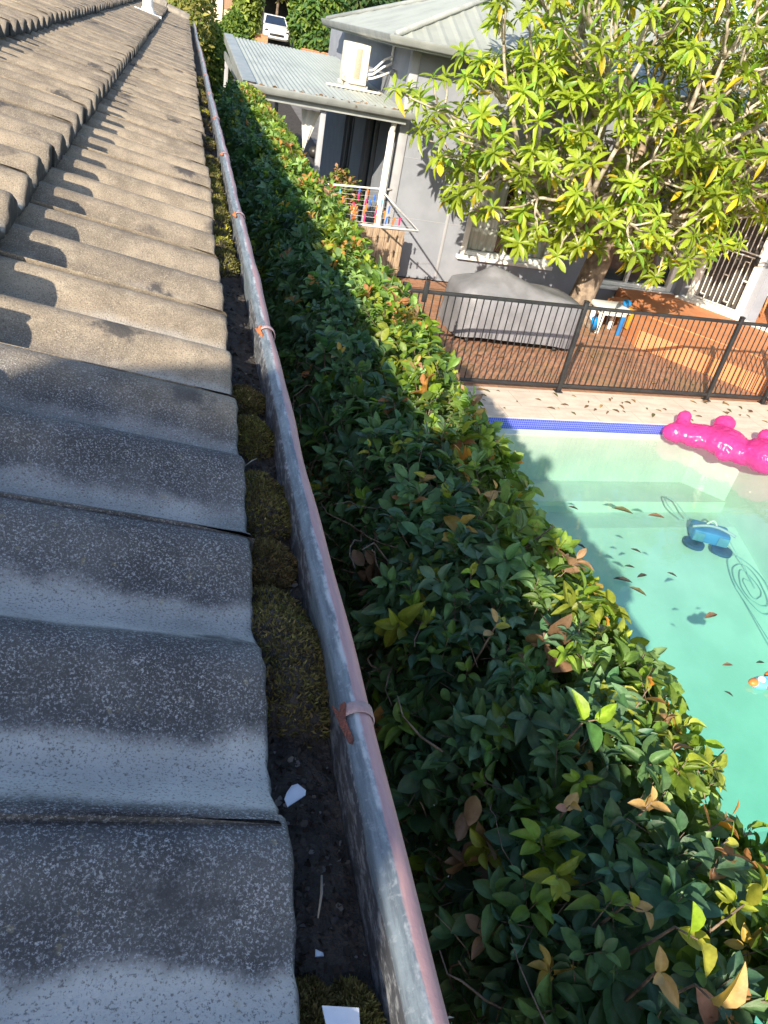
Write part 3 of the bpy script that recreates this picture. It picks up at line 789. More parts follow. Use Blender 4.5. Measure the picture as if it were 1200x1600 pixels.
mb = MB(); wall_openings(mb, FW, DA[0]-XC, 3.3, [win1, win2])
# lapped weatherboard joints are faint: thin recessed lines
mb.build('front_wall', M['wall'], nb)
FD = Matrix.Translation((DA[0], DA[1]+.0, 0)) @ Matrix.Rotation(math.atan2(dv.y, dv.x), 4, 'Z')
Ld = (Vector(DB)-Vector(DA)).length
door = (.20, 1.16, .29, 2.38)
mb = MB(); wall_openings(mb, FD, Ld, 3.3, [door]); mb.build('entry_wall', M['wall'], nb)
mb = MB()
mb.add([(DA[0], YW, 0), (DA[0], DA[1], 0), (DA[0], DA[1], 3.3), (DA[0], YW, 3.3)], [(0, 1, 2, 3)])
mb.box((DB[0], DB[1]-.004, 0), (DB[0]+.2, 14, 3.3)); mb.box((DB[0]+.2, 13.8, 0), (15.5, 14, 3.3)); mb.build('verandah_wall', M['wall'], nb)
# side wall facing the hedge, two tall dark openings
FSide = Matrix.Translation((XC, 20.2, 0)) @ Matrix.Rotation(R(-90), 4, 'Z')   # x runs toward -Y
side_h = [(3.2, 4.2, .1, 2.15), (5.2, 6.35, .1, 2.15), (6.55, 7.0, 2.62, 2.95)]
mb = MB(); wall_openings(mb, FSide, 7.8, 3.3, side_h); mb.build('side_wall', M['wall'], nb)
for h in side_h:
    mb = MB(); mb.add([FSide @ Vector(v) for v in ((h[0], .15, h[2]), (h[1], .15, h[2]), (h[1], .15, h[3]), (h[0], .15, h[3]))], [(0, 1, 2, 3)])
    w = mb.build('window' if h[2] < 1 else 'small_window', M['glass'], nb)
    mb = MB()
    def fr(a, b, c, d): mb.bbox((a, .06, c), (b, .12, d), .004, FSide)
    t = .04
    fr(h[0], h[0]+t, h[2], h[3]); fr(h[1]-t, h[1], h[2], h[3]); fr(h[0]+t+.002, h[1]-t-.002, h[3]-t, h[3]); fr(h[0]+t+.002, h[1]-t-.002, h[2], h[2]+t)
    if h[2] < 1: fr((h[0]+h[1])/2-.02, (h[0]+h[1])/2+.02, h[2]+t+.002, h[3]-t-.002)
    mb.build('frame', M['walltrim'], w, True, 40)
# blank interior so openings read dark
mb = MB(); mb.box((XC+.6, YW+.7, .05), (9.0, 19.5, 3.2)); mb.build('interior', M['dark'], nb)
# trims on the front wall: corner board and cover strips
mb = MB()
mb.bbox((XC-.025, YW-.028, .0), (XC+.11, YW+.10, 3.29), .006); mb.build('corner_board', M['walltrim'], nb, True, 40)
for x in (XC+1.02,):
    mb = MB(); mb.bbox((x, YW-.016, .0), (x+.045, YW+.004, 3.28), .003); mb.build('cover_strip', M['walltrim'], nb, True, 40)
for z in (.95, 1.85, 2.6):
    mb = MB(); mb.box((XC+.115, YW-.0035, z), (XC+1.38, YW+.002, z+.006)); mb.build('sheet_joint', M['walltrim'], nb)
M['pebble'] = simple('dark_base', (.22, .20, .19), (.15, .14, .13), 10, .9)
# roof: hip from the left, long eave on the left side and front, verandah roof at the right
def mat_nroof():
    t = NT('ribbed_steel_roof'); X, Y, Z = t.sep()
    c = t.mix(t.ramp(t.noise(1.7, 6, .65), .4, .72), (.33, .355, .32), (.26, .28, .255))
    c = t.mix(t.ramp(t.noise(7, 5, .7), .62, .75, 0, .5), c, (.50, .43, .34)); t.color(c); t.rough(.5); return t.m
M['nroof'] = mat_nroof()
EZ = 3.40; pit = .40
x0, y0, x1, y1 = XC-.42, YW-.5, 16.5, 18.3
half = (y1-y0)/2
mb = MB()
A = (x0, y0, EZ); B = (x1, y0, EZ); C_ = (x1, y1, EZ); D_ = (x0, y1, EZ)
E1 = (x0+half, (y0+y1)/2, EZ+half*pit); E2 = (x1, (y0+y1)/2, EZ+half*pit)
def slope_corr(p, q, r, s, amp, per):
    """corrugated slope between eave p->q and top s->r (ribs run up the slope)"""
    p, q, r, s = map(Vector, (p, q, r, s)); L = (q-p).length; n = int(L/per*4); nn = (q-p).cross(s-p).normalized()
    rows = [[], []]
    for i in range(n+1):
        t = i/n; h = nn*(amp*(math.sin(i*math.pi/2)))
        rows[0].append(tuple(p.lerp(q, t)+h))
        # ribs parallel: clip against the top edge
        rows[1].append(tuple(s.lerp(r, t)+h))
    mb.grid(rows)
def hip_face(e0, e1, inward, run0, run1, lenr, amp=.012, per=.25):
    """vertical-run ribs on a hip face: start at eave e0->e1, each rib goes 'inward' by min(dist from ends, lenr)"""
    e0, e1 = Vector(e0), Vector(e1); d = (e1-e0); L = d.length; d.normalize(); inn = Vector(inward)
    n = int(L/per*4); rows = [[], []]
    for i in range(n+1):
        s = L*i/n; r = min(lenr, s if run0 else 1e9, (L-s) if run1 else 1e9)
        up = Vector((0, 0, 1)); h = up*amp*(1 if i % 4 == 0 else 0)
        rows[0].append(tuple(e0+d*s+h)); rows[1].append(tuple(e0+d*s+inn*r+up*(r*pit)+h))
    mb.grid(rows)
hip_face(A, B, (0, 1, 0), True, False, half); hip_face(D_, A, (1, 0, 0), True, True, half); hip_face(C_, D_, (0, -1, 0), False, True, half)
rf = mb.build('roof', M['nroof'], nb)
mb = MB()
mb.tube([(x0, y0, EZ+.03), (E1[0], E1[1], E1[2]+.03), (E2[0], E2[1], E2[2]+.03)], .045, 8); mb.tube([(x0, y1, EZ+.03), (E1[0], E1[1], E1[2]+.03)], .045, 8)
mb.build('ridge_capping', M['greyedge'], rf, True)
def ogee(name, pts, parent, mat='greyedge', s=1.0, lip=True):
    """gutter swept along pts (eave polyline), outward = left of travel"""
    pr = [(0, 0), (0, -.09), (.06, -.105), (.09, -.09), (.10, -.05), (.12, -.02), (.12, 0), (.108, .004), (.104, -.012), (.09, -.05), (.075, -.085), (.03, -.085), (.012, 0)]
    pts = [Vector(p) for p in pts]; rows = []
    for i, p in enumerate(pts):
        d0 = (pts[i]-pts[max(i-1, 0)]); d1 = (pts[min(i+1, len(pts)-1)]-pts[i]); 
        n0 = Vector((d0.y, -d0.x, 0)).normalized() if d0.length else None; n1 = Vector((d1.y, -d1.x, 0)).normalized() if d1.length else None
        nn = (n0 or n1)+(n1 or n0); nn = nn/ max(.5, nn.length_squared/2)
        rows.append([tuple(p+nn*a*s+Vector((0, 0, b*s))) for a, b in pr])
    m_ = MB(); m_.grid(rows); return m_.build(name, M[mat], parent, True, 50)
ogee('gutter', [(x0+.01, y1, EZ+.01), (x0+.01, y0+.01, EZ+.01), (8.6, y0+.01, EZ+.01)][::1], nb) if False else None
g1 = ogee('gutter', [(x0, y1, EZ+.015), (x0, y0, EZ+.015), (8.62, y0, EZ+.015)], nb)
mb = MB()
mb.add([(x0, y0, EZ-.09), (x1, y0, EZ-.09), (x1, y1, EZ-.09), (x0, y1, EZ-.09)], [(0, 1, 2, 3)]); mb.build('soffit', M['walltrim'], nb)
mb = MB(); mb.box((x0-.004, y0-.004, EZ-.12), (x0+.02, y1, EZ-.002)); mb.box((x0+.022, y0-.004, EZ-.12), (8.6, y0+.02, EZ-.002)); mb.build('fascia', M['greyedge'], nb)
# verandah roof to the right
mb = MB()
n = 110; rows = [[], []]
for i in range(n+1):
    x = 8.64+(16.4-8.64)*i/n; h = .012*(1 if i % 4 == 0 else 0); rows[0].append((x, 10.45, 3.02+h)); rows[1].append((x, y0+.05, 3.27+h))
mb.grid(rows); vr = mb.build('verandah_roof', M['nroof'], nb)
ogee('gutter', [(8.64, 10.45, 3.03), (16.4, 10.45, 3.03)], nb)
for x in (9.95, 13.0):
    mb = MB(); mb.bbox((x-.05, 10.52, .28), (x+.05, 10.62, 2.98), .006); mb.build('verandah_post', M['white'], nb, True, 40)
# front windows
def window(parent, Fm, h, mull=None, rails=(), fw=.07, glass='glass', curtain=None, sill=True, name='window'):
    m_ = MB(); gy = .05 if curtain else .10; m_.add([Fm @ Vector(v) for v in ((h[0], gy, h[2]), (h[1], gy, h[2]), (h[1], gy, h[3]), (h[0], gy, h[3]))], [(0, 1, 2, 3)])
    w = m_.build(name, M[glass], parent)
    m_ = MB()
    def fr(a, b, c, d, y0=-.02, y1=.09): m_.bbox((a, y0, c), (b, y1, d), .006, Fm)
    fr(h[0]-.03, h[0]+fw, h[2], h[3]); fr(h[1]-fw, h[1]+.03, h[2], h[3]); fr(h[0]+fw+.002, h[1]-fw-.002, h[3]-fw, h[3]+.01, -.017); fr(h[0]+fw+.002, h[1]-fw-.002, h[2]-.0, h[2]+fw, -.017)
    for a in (mull or ()): fr(a-.03, a+.03, h[2]+fw+.002, h[3]-fw-.002, 0, .088)
    m_.build('frame', M['white'], w, True, 40)
    for (a, b, z) in rails:
        m_ = MB(); m_.bbox((a, .012, z), (b, .086, z+.045), .005, Fm); m_.build('rail', M['white'], w, True, 40)
    if curtain:
        for (a, b) in curtain:
            m_ = MB(); n = int((b-a)/.02); m_.grid([[Fm @ Vector((a+(b-a)*i/n, .13+.014*math.sin(i*.9)+.006*math.sin(i*2.3), z)) for i in range(n+1)] for z in (h[2]+fw, h[3]-fw)])
            m_.build('curtain', M['curtain'], w, True)
    if sill:
        m_ = MB(); m_.bbox((h[0]-.09, -.09, h[2]-.07), (h[1]+.09, .03, h[2]-.003), .008, Fm); m_.build('sill', M['white'], w, True, 40)
    return w
w1 = window(nb, FW, win1, mull=(2.2,), glass='pane', curtain=((1.45, 2.05), (2.38, 3.02)))
w1['label'] = 'front window with pale drawn curtains behind the covered barbecue'
w2 = window(nb, FW, win2, mull=(4.72,), rails=((4.76, 5.58, 1.42),), curtain=None)
w2['label'] = 'low front window with dark glass beside the entry door'
# bars of the white security door
M['doordark'] = simple('door_dark', (.05, .045, .045), (.08, .075, .07), 4, .5)
m_ = MB(); m_.add([FD @ Vector(v) for v in ((door[0], .14, door[2]), (door[1], .14, door[2]), (door[1], .14, door[3]), (door[0], .14, door[3]))], [(0, 1, 2, 3)])
dr = m_.build('door', M['doordark'], nb); dr['label'] = 'white metal security door with greek key bars'
m_ = MB()
def bar(a, c, b, d, y=-.0, t=.011):
    m_.bbox((min(a, b)-t, y-.012, min(c, d)-t), (max(a, b)+t, y+.012, max(c, d)+t), .003, FD)
a0, a1, z0_, z1_ = door[0]+.075, door[1]-.075, door[2]+.10, door[3]-.09
zm = z0_+(z1_-z0_)*.5
for z in (z0_+.012, zm-.03, zm+.03, z1_-.012): bar(a0, z, a1, z)
cxs = np.linspace(a0, a1, 10)
for k, x in enumerate(cxs): 
    lo, hi = z0_+.012, zm-.03
    kk = k % 5
    l2, h2 = (lo+.09, hi) if kk in (1, 3) else ((lo, hi-.09) if kk == 2 else (lo, hi))
    bar(x, l2, x, h2, .006, .0075)
    l2, h2 = (zm+.03+.09, z1_-.012) if kk in (1, 3) else (zm+.03, z1_-.012)
    bar(x, l2, x, h2, .006, .0075)
for k in (1, 6):
    bar(cxs[k], z0_+.10, cxs[k+1], z0_+.10, .003, .0075); bar(cxs[k+1], zm-.12, cxs[k+2], zm-.12, .003, .0075)
for k in (0, 4, 8): bar(cxs[k], (z0_+zm)/2+.05, cxs[min(k+1, 9)], (z0_+zm)/2+.05, .003, .012)
m_.build('grille', M['white'], dr, True, 40)
m_ = MB()
def fr2(a, b, c, d, y0=-.03, y1=.08): m_.bbox((a, y0, c), (b, y1, d), .006, FD)
fr2(door[0]-.06, door[0]+.07, door[2], door[3]+.05); fr2(door[1]-.07, door[1]+.06, door[2], door[3]+.05); fr2(door[0]+.073, door[1]-.073, door[3]-.08, door[3]+.045, -.027); fr2(door[0]+.073, door[1]-.073, door[2]+.004, door[2]+.085, -.027)
m_.build('frame', M['white'], dr, True, 40)
m_ = MB(); m_.bbox((door[1]-.10, -.06, door[2]+.92), (door[1]-.02, -.03, door[2]+1.06), .005, FD); m_.build('handle', M['blackplastic'], dr, True, 40)
# terracotta terrace (angled), step strip along its edge
def ter(zt, off, nm, mat):
    # corner near the toys and the angled front edge
    a = Vector((6.97, 10.02)); d = Vector((1.10, -1.37)).normalized(); nrm_ = Vector((d.y, -d.x))      # towards the house
    if nrm_.y < 0: nrm_ = -nrm_
    p0 = a+nrm_*off+d*(-off*.2); p1 = p0+d*(4.2-off); 
    pts = [tuple(p0), tuple(p1), (15.5, p1.y), (15.5, 13.78), (9.95, 13.78), (9.95, 11.2), (9.66, 11.06), (9.0, 12.17), (9.0, 12.36), (p0.x+.25, 12.36 if off else 11.6)]
    m_ = MB(); m_.prism(pts, .0, zt); return m_.build(nm, M[mat], None)
o = ter(.27, 0, 'terrace', 'terr'); tag(o, kind='structure')
o = ter(.285, .9, 'upper_terrace', 'terr'); tag(o, kind='structure')
# white door threshold strip
m_ = MB(); m_.bbox((door[0]-.2, -.16, .287), (door[1]+1.8, -.035, .33), .006, FD); m_.build('threshold', M['white'], nb, True, 40)

# carport --------------------------------------------------------------
cp = thing('carport', 'corrugated grey green lean-to carport roof on slim posts beside the grey house', 'carport', (2, 15, 0))
def mat_corr():
    t = NT('corrugated_steel'); X, Y, Z = t.sep()
    c = t.mix(t.ramp(t.noise(2.5, 5, .65, stretch=(1, .4, 1)), .38, .7), (.35, .38, .35), (.27, .295, .27))
    rs = t.ramp(t.noise(2.4, 5, .7, stretch=(2.2, .45, 1)), .66, .74, 0, .8)
    c = t.mix(rs, c, (.42, .24, .13)); c = t.mix(t.ramp(t.noise(16, 5, .7), .64, .74, 0, .5), c, (.20, .18, .15)); t.color(c); t.rough(.5); return t.m
M['corr'] = mat_corr()
def cz(y): return 2.49+.041*(y-12.15)
mb = MB(); xa, xb = .98, XC-.005; n = int((xb-xa)/.076*8); rows = []
for y in np.linspace(12.12, 18.9, 8):
    rows.append([(xa+(xb-xa)*i/n, y, cz(y)+.010*math.sin(i*math.pi/4)) for i in range(n+1)])
mb.grid(rows); mb.build('roof_sheet', M['corr'], cp, True)
mb = MB(); mb.grid([[(x, y, cz(y)+z) for y in np.linspace(12.1, 18.95, 12)] for x, z in ((.80, -.10), (.80, .02), (.815, .035), (.99, .032), (1.0, .016))]); mb.build('barge_flashing', M['greyedge'], cp, True, 30)
mb = MB(); mb.box((.82, 12.14, cz(12.15)-.15), (.86, 18.9, cz(12.15)-.022)); mb.box((.862, 12.14, cz(12.15)-.17), (XC-.01, 12.19, cz(12.15)-.03)); mb.box((.862, 18.8, 2.55), (XC-.01, 18.85, cz(18.8)-.03)); mb.build('beam', M['greyedge'], cp)
ogee('gutter', [(.80, 12.12, cz(12.12)+.012), (XC+.1, 12.12, cz(12.12)+.012)], cp)
for x, y in ((.88, 12.24), (2.0, 12.26), (.88, 18.7), (2.0, 18.7)):
    mb = MB(); mb.bbox((x-.04, y-.04, 0), (x+.04, y+.04, cz(12.15)-.16), .005); mb.build('post', M['walltrim'], cp, True, 40)
dpp = MB(); dpp.tube([(XC-.16, YW-.18, 2.4), (XC-.16, YW-.10, 2.2), (XC-.16, YW-.10, .03)], .045, 10); 
for k in range(10): dpp.tube([(XC-.16+.046*math.cos(k*.63), YW-.10+.046*math.sin(k*.63), 2.18), (XC-.16+.046*math.cos(k*.63), YW-.10+.046*math.sin(k*.63), .05)], .006, 5)
tag(dpp.build('downpipe', M['white'], cp, True, 40))
# dry leaves lying in the carport gutter
P_ = np.stack([RNG.uniform(.85, 3.2, 120), RNG.uniform(12.03, 12.14, 120), np.full(120, cz(12.1)-.0)+RNG.uniform(-.01, .02, 120)], 1)
o = leaves('leaf_litter', LT_far, P_, rand_dir(120)*[1, .5, .2], rand_dir(120)+[0, 0, 1], RNG.uniform(.03, .08, 120), RNG.uniform(.6, 1.2, (120, 1))*np.array([[.28, .16, .08]]), M['fleaf'])
tag(o, 'brown dry leaves lying along the front gutter of the carport', 'leaf litter', kind='stuff')

# air conditioner --------------------------------------------------------
ac = thing('air_conditioner', 'cream outdoor air conditioner unit standing on the carport roof', 'air conditioner', (2.72, 13.95, cz(14)+.02))
M['accream'] = simple('aged_cream_case', (.76, .72, .62), (.68, .64, .54), 4, .5)
M['coil'] = simple('condenser_coil', (.40, .37, .28), (.30, .28, .21), 40, .6, .3, 120, stretch=(1, 1, 12))
az = cz(13.9)+.07
mb = MB(); mb.bbox((2.55, 13.6, az), (2.86, 14.42, az+.56), .018); mb.build('case', M['accream'], ac, True, 40)
mb = MB(); mb.bbox((2.635, 13.592, az+.08), (2.735, 13.605, az+.50), .003); mb.build('coil_grille', M['coil'], ac, True, 40)
mb = MB(); mb.bbox((2.77, 13.585, az+.04), (2.85, 13.603, az+.5), .005); mb.bbox((2.775, 13.578, az+.06), (2.845, 13.588, az+.2), .003); mb.build('service_cover', M['accream'], ac, True, 40)
mb = MB()
for k in range(1, 5):
    mb.tube([(2.546, 14.0+.25*k/4*math.cos(t), az+.28+.23*k/4*math.sin(t)) for t in np.linspace(0, 2*math.pi, 25)], .003, 5)
for k in range(12): mb.tube([(2.545, 14.0, az+.28), (2.545, 14.0+.25*math.cos(k*.5236), az+.28+.23*math.sin(k*.5236))], .003, 4)
mb.build('fan_guard', M['whitep'], ac, True)
mb = MB()
mb.cur = 0
for y in (13.68, 14.34):
    mb = MB(); mb.bbox((2.52, y-.03, az-.06), (2.90, y+.03, az-.001), .006); mb.build('foot', M['cream'], ac, True, 40)
for k, (zz, b) in enumerate(((.16, .16), (.22, .2), (.10, .1))):
    mb = MB(); mb.tube([(2.86, 13.63+.03*k, az+zz), (2.95, 13.60, az+zz+.03), (3.10, 13.58, az+zz+b), (XC-.02, 13.62, az+zz+b+.06), (XC-.0, 13.7, az+zz+b+.09)], .018, 8); mb.build('pipe', M['white'], ac, True)
mb = MB(); mb.tube([(XC-.03, 13.62, az+.42), (XC-.03, 13.62, az+.75)], .02, 8); mb.build('conduit', M['white'], ac, True)
rl = MB(); rl.bbox((2.2, 13.52, cz(13.5)+.014), (3.1, 13.60, cz(13.5)+.045), .004)
tag(rl.build('support_rail', M['cream'], None, True, 40), 'cream support rail lying across the carport roof sheets under the air conditioner', 'rail')

# clothesline ------------------------------------------------------------
clz = 1.35
cl = thing('clothesline', 'white fold down clothesline frame fixed by the grey wall above the hedge', 'clothesline', (3.05, 12.3, 0))
cA, cB, cC, cD2 = (2.0, 12.0, clz), (3.06, 12.30, clz), (3.0, 9.72, clz), (1.95, 9.62, clz)
mb = MB(); mb.tube([cA, cB, cC, cD2, cA], .015, 8); mb.build('frame', M['white'], cl, True)
for k in range(7):
    t = (k+.6)/7.2; a = Vector(cA).lerp(Vector(cD2), t); b = Vector(cB).lerp(Vector(cC), t)
    mb = MB(); mb.tube([a, (a+b)/2+Vector((0, 0, -.012)), b], .002, 5); mb.build('line', M['whitep'], cl, True)
mb = MB(); mb.tube([(3.0, 9.75, clz-.01), (3.1, 12.36, .75)], .014, 8); mb.tube([cB, (3.26, 12.38, clz)], .016, 8); mb.build('strut', M['white'], cl, True)
pegc = {'orange': (.75, .20, .04), 'pink': (.75, .04, .18), 'blue': (.03, .16, .62), 'sky blue': (.12, .50, .72), 'white': (.75, .75, .72)}
pegm = {k: simple(k.replace(' ', '_')+'_peg', v, tuple(x*.9 for x in v), 5, .4) for k, v in pegc.items()}
pegs = [('pink', .14, .22), ('sky blue', .14, .32), ('blue', .14, .62), ('orange', .14, .75), ('orange', .28, .12), ('blue', .28, .8), ('pink', .28, .55), ('orange', .42, .2),
        ('orange', .42, .26), ('pink', .42, .60), ('blue', .42, .66), ('sky blue', .42, .84), ('orange', .56, .55), ('orange', .56, .7), ('pink', .56, .36), ('blue', .56, .88),
        ('orange', .70, .45), ('pink', .70, .62), ('orange', .70, .74), ('white', .70, .3), ('pink', .83, .4), ('orange', .83, .55), ('blue', .83, .7), ('orange', .83, .8), ('pink', .83, .88), ('white', .83, .22)]
lt = [(k+.6)/7.2 for k in range(7)]
seen = {}
def peg_mesh(mb, p, yaw, tilt):
    m = Matrix.Translation(p) @ Matrix.Rotation(yaw, 4, 'Z') @ Matrix.Rotation(tilt, 4, 'X')
    for s in (-1, 1):
        mm = m @ Matrix.Rotation(R(6*s), 4, 'Y')
        mb.bbox((-.006+.007*s, -.011, -.075), (.006+.007*s, .011, .03), .003, mm)
    mb.tube([m @ Vector((-.016, 0, -.01)), m @ Vector((.016, 0, -.01))], .006, 8)
order = {.14: 'back', .28: 'second', .42: 'third', .56: 'fourth', .70: 'fifth', .83: 'front'}
for i, (c, t0, u) in enumerate(pegs):
    k = min(range(7), key=lambda q: abs(lt[q]-t0)); t = lt[k]
    a = Vector(cA).lerp(Vector(cD2), t); b = Vector(cB).lerp(Vector(cC), t); p = a.lerp(b, u)+Vector((0, 0, -.012+.0))
    mb = MB(); peg_mesh(mb, p, RNG.uniform(-.4, .4)+math.pi/2, RNG.uniform(-.15, .15))
    same = sorted([q for q in pegs if q[0] == c and q[1] == t0], key=lambda q: q[2]); idx = [q[2] for q in same].index(u)
    side = '' if len(same) == 1 else (' left hand' if idx == 0 else ' right hand' if idx == len(same)-1 else ' middle')
    tag(mb.build('clothes_peg', pegm[c], None, True, 40), f'{c}{side} plastic peg clipped on the {order[t0]} wire of the clothesline', 'clothes peg', 'plastic pegs on the clothesline')
# orange glove hung on the line and the white cloth under the carport
mb = MB(); gp_ = Vector(cA).lerp(Vector(cB), .0).lerp(Vector(cD2), .62)+Vector((.32, 0, 0))
mb.ball(gp_+Vector((0, 0, -.06)), (.04, .015, .05))
for k in range(4): mb.tube([gp_+Vector((-.028+.018*k, 0, -.02)), gp_+Vector((-.05+.032*k, 0, .06-.012*abs(k-1.5)))], [.011, .009], 7)
mb.tube([gp_+Vector((.03, 0, -.06)), gp_+Vector((.065, 0, -.02))], [.012, .009], 7); mb.tube([gp_+Vector((0, 0, -.09)), gp_+Vector((.01, 0, -.15))], [.032, .036], 9)
tag(mb.build('rubber_glove', pegm['orange'], None, True), 'orange rubber glove pegged with its fingers up near the hedge side of the clothesline', 'glove')
mb = MB(); n = 10
mb.grid([[(1.72+.30*i/n*(1-j/n)+.09*j/n, 12.6+.02*math.sin(i*1.5), 2.25-.62*j/n) for i in range(n+1)] for j in range(n+1)])
tag(mb.build('white_cloth', M['white'], None, True), 'white triangular cloth hanging under the carport edge beside a dark round ball', 'cloth')
mb = MB(); mb.ball((1.99, 12.62, 1.68), .09); tag(mb.build('dark_ball', M['blackplastic'], None, True), 'black round ball hanging under the carport beside the white cloth', 'ball')
# timber paling screen
ps = thing('paling_screen', 'short weathered timber paling screen beside the grey house corner', 'fence', (2.9, 11.95, 0))
for k in range(12):
    x = 2.22+.105*k; h = .87+RNG.uniform(-.03, .03)
    mb = MB(); mb.bbox((x, 11.93+.004*(k % 2), 0), (x+.1, 11.95+.004*(k % 2), h), .004); mb.build('paling', M['paling'], ps, True, 40)
for z in (.2, .65):
    mb = MB(); mb.bbox((2.2, 11.957, z), (3.5, 11.99, z+.07), .005); mb.build('rail', M['paling'], ps, True, 40)
bs = MB(); bs.tube([(2.25, 10.4, 0), (2.2, 10.6, 1.2)], .02, 8); tag(bs.build('broom_handle', M['blueplastic'], None, True), 'blue pole leaning upright behind the hedge under the clothesline', 'pole')

# ================================================================== HEDGE
hd = thing('hedge', 'long clipped hedge of glossy dark green leaves with coppery new shoots between gutter and pool', 'hedge', (.75, 6, 0))
# cross section (x, z) walked from low on the left face over the top and down the right face
PROF = np.array([(.56, .25), (.54, 1.0), (.52, 1.6), (.505, 2.0), (.51, 2.2), (.545, 2.335), (.62, 2.41), (.72, 2.445), (.83, 2.46), (.92, 2.453), (.99, 2.41), (1.04, 2.32), (1.07, 2.1), (1.06, 1.5), (1.06, .8), (1.05, .2)])
seg = np.linalg.norm(np.diff(PROF, axis=0), axis=1); cum = np.concatenate([[0], np.cumsum(seg)]); PL = cum[-1]
def prof_at(s):
    x = np.interp(s, cum, PROF[:, 0]); z = np.interp(s, cum, PROF[:, 1]); e = .05
    dx = np.interp(np.clip(s+e, 0, PL), cum, PROF[:, 0])-np.interp(np.clip(s-e, 0, PL), cum, PROF[:, 0]); dz = np.interp(np.clip(s+e, 0, PL), cum, PROF[:, 1])-np.interp(np.clip(s-e, 0, PL), cum, PROF[:, 1])
    l = np.hypot(dx, dz)+1e-9; return x, z, -dz/l, dx/l        # outward normal
def hedge_pts(n, y0, y1, s0, s1, depth0, depth1, bump=.05):
    s = RNG.uniform(s0, s1, n); y = RNG.uniform(y0, y1, n)
    x, z, nx, nz = prof_at(s)
    q = np.stack([s*1.2, y], 1)
    b = bump*vnoise(q, 101, 3.2)+.03*vnoise(q, 102, 9)
    dpt = RNG.uniform(depth0, depth1, n)
    wid = 1+.0*y
    P = np.stack([x+nx*(b-dpt), y, z+nz*(b-dpt)], 1); N = np.stack([nx, np.zeros(n), nz], 1)
    return P, N, s, y, dpt
DARK = np.array([[.046, .108, .046], [.062, .130, .054], [.040, .094, .054], [.076, .148, .052], [.066, .124, .070]])
YOUNG_LIT = np.array([[.17, .27, .03], [.27, .32, .04], [.12, .22, .035]])  # young growth, also used to brighten the painted sunlit strip
COPPER = np.array([[.48, .24, .06], [.42, .20, .08], [.46, .32, .07], [.36, .22, .13]])
DEAD = np.array([[.20, .12, .07], [.26, .17, .11]])
S_top0, S_top1 = 1.75, 2.75
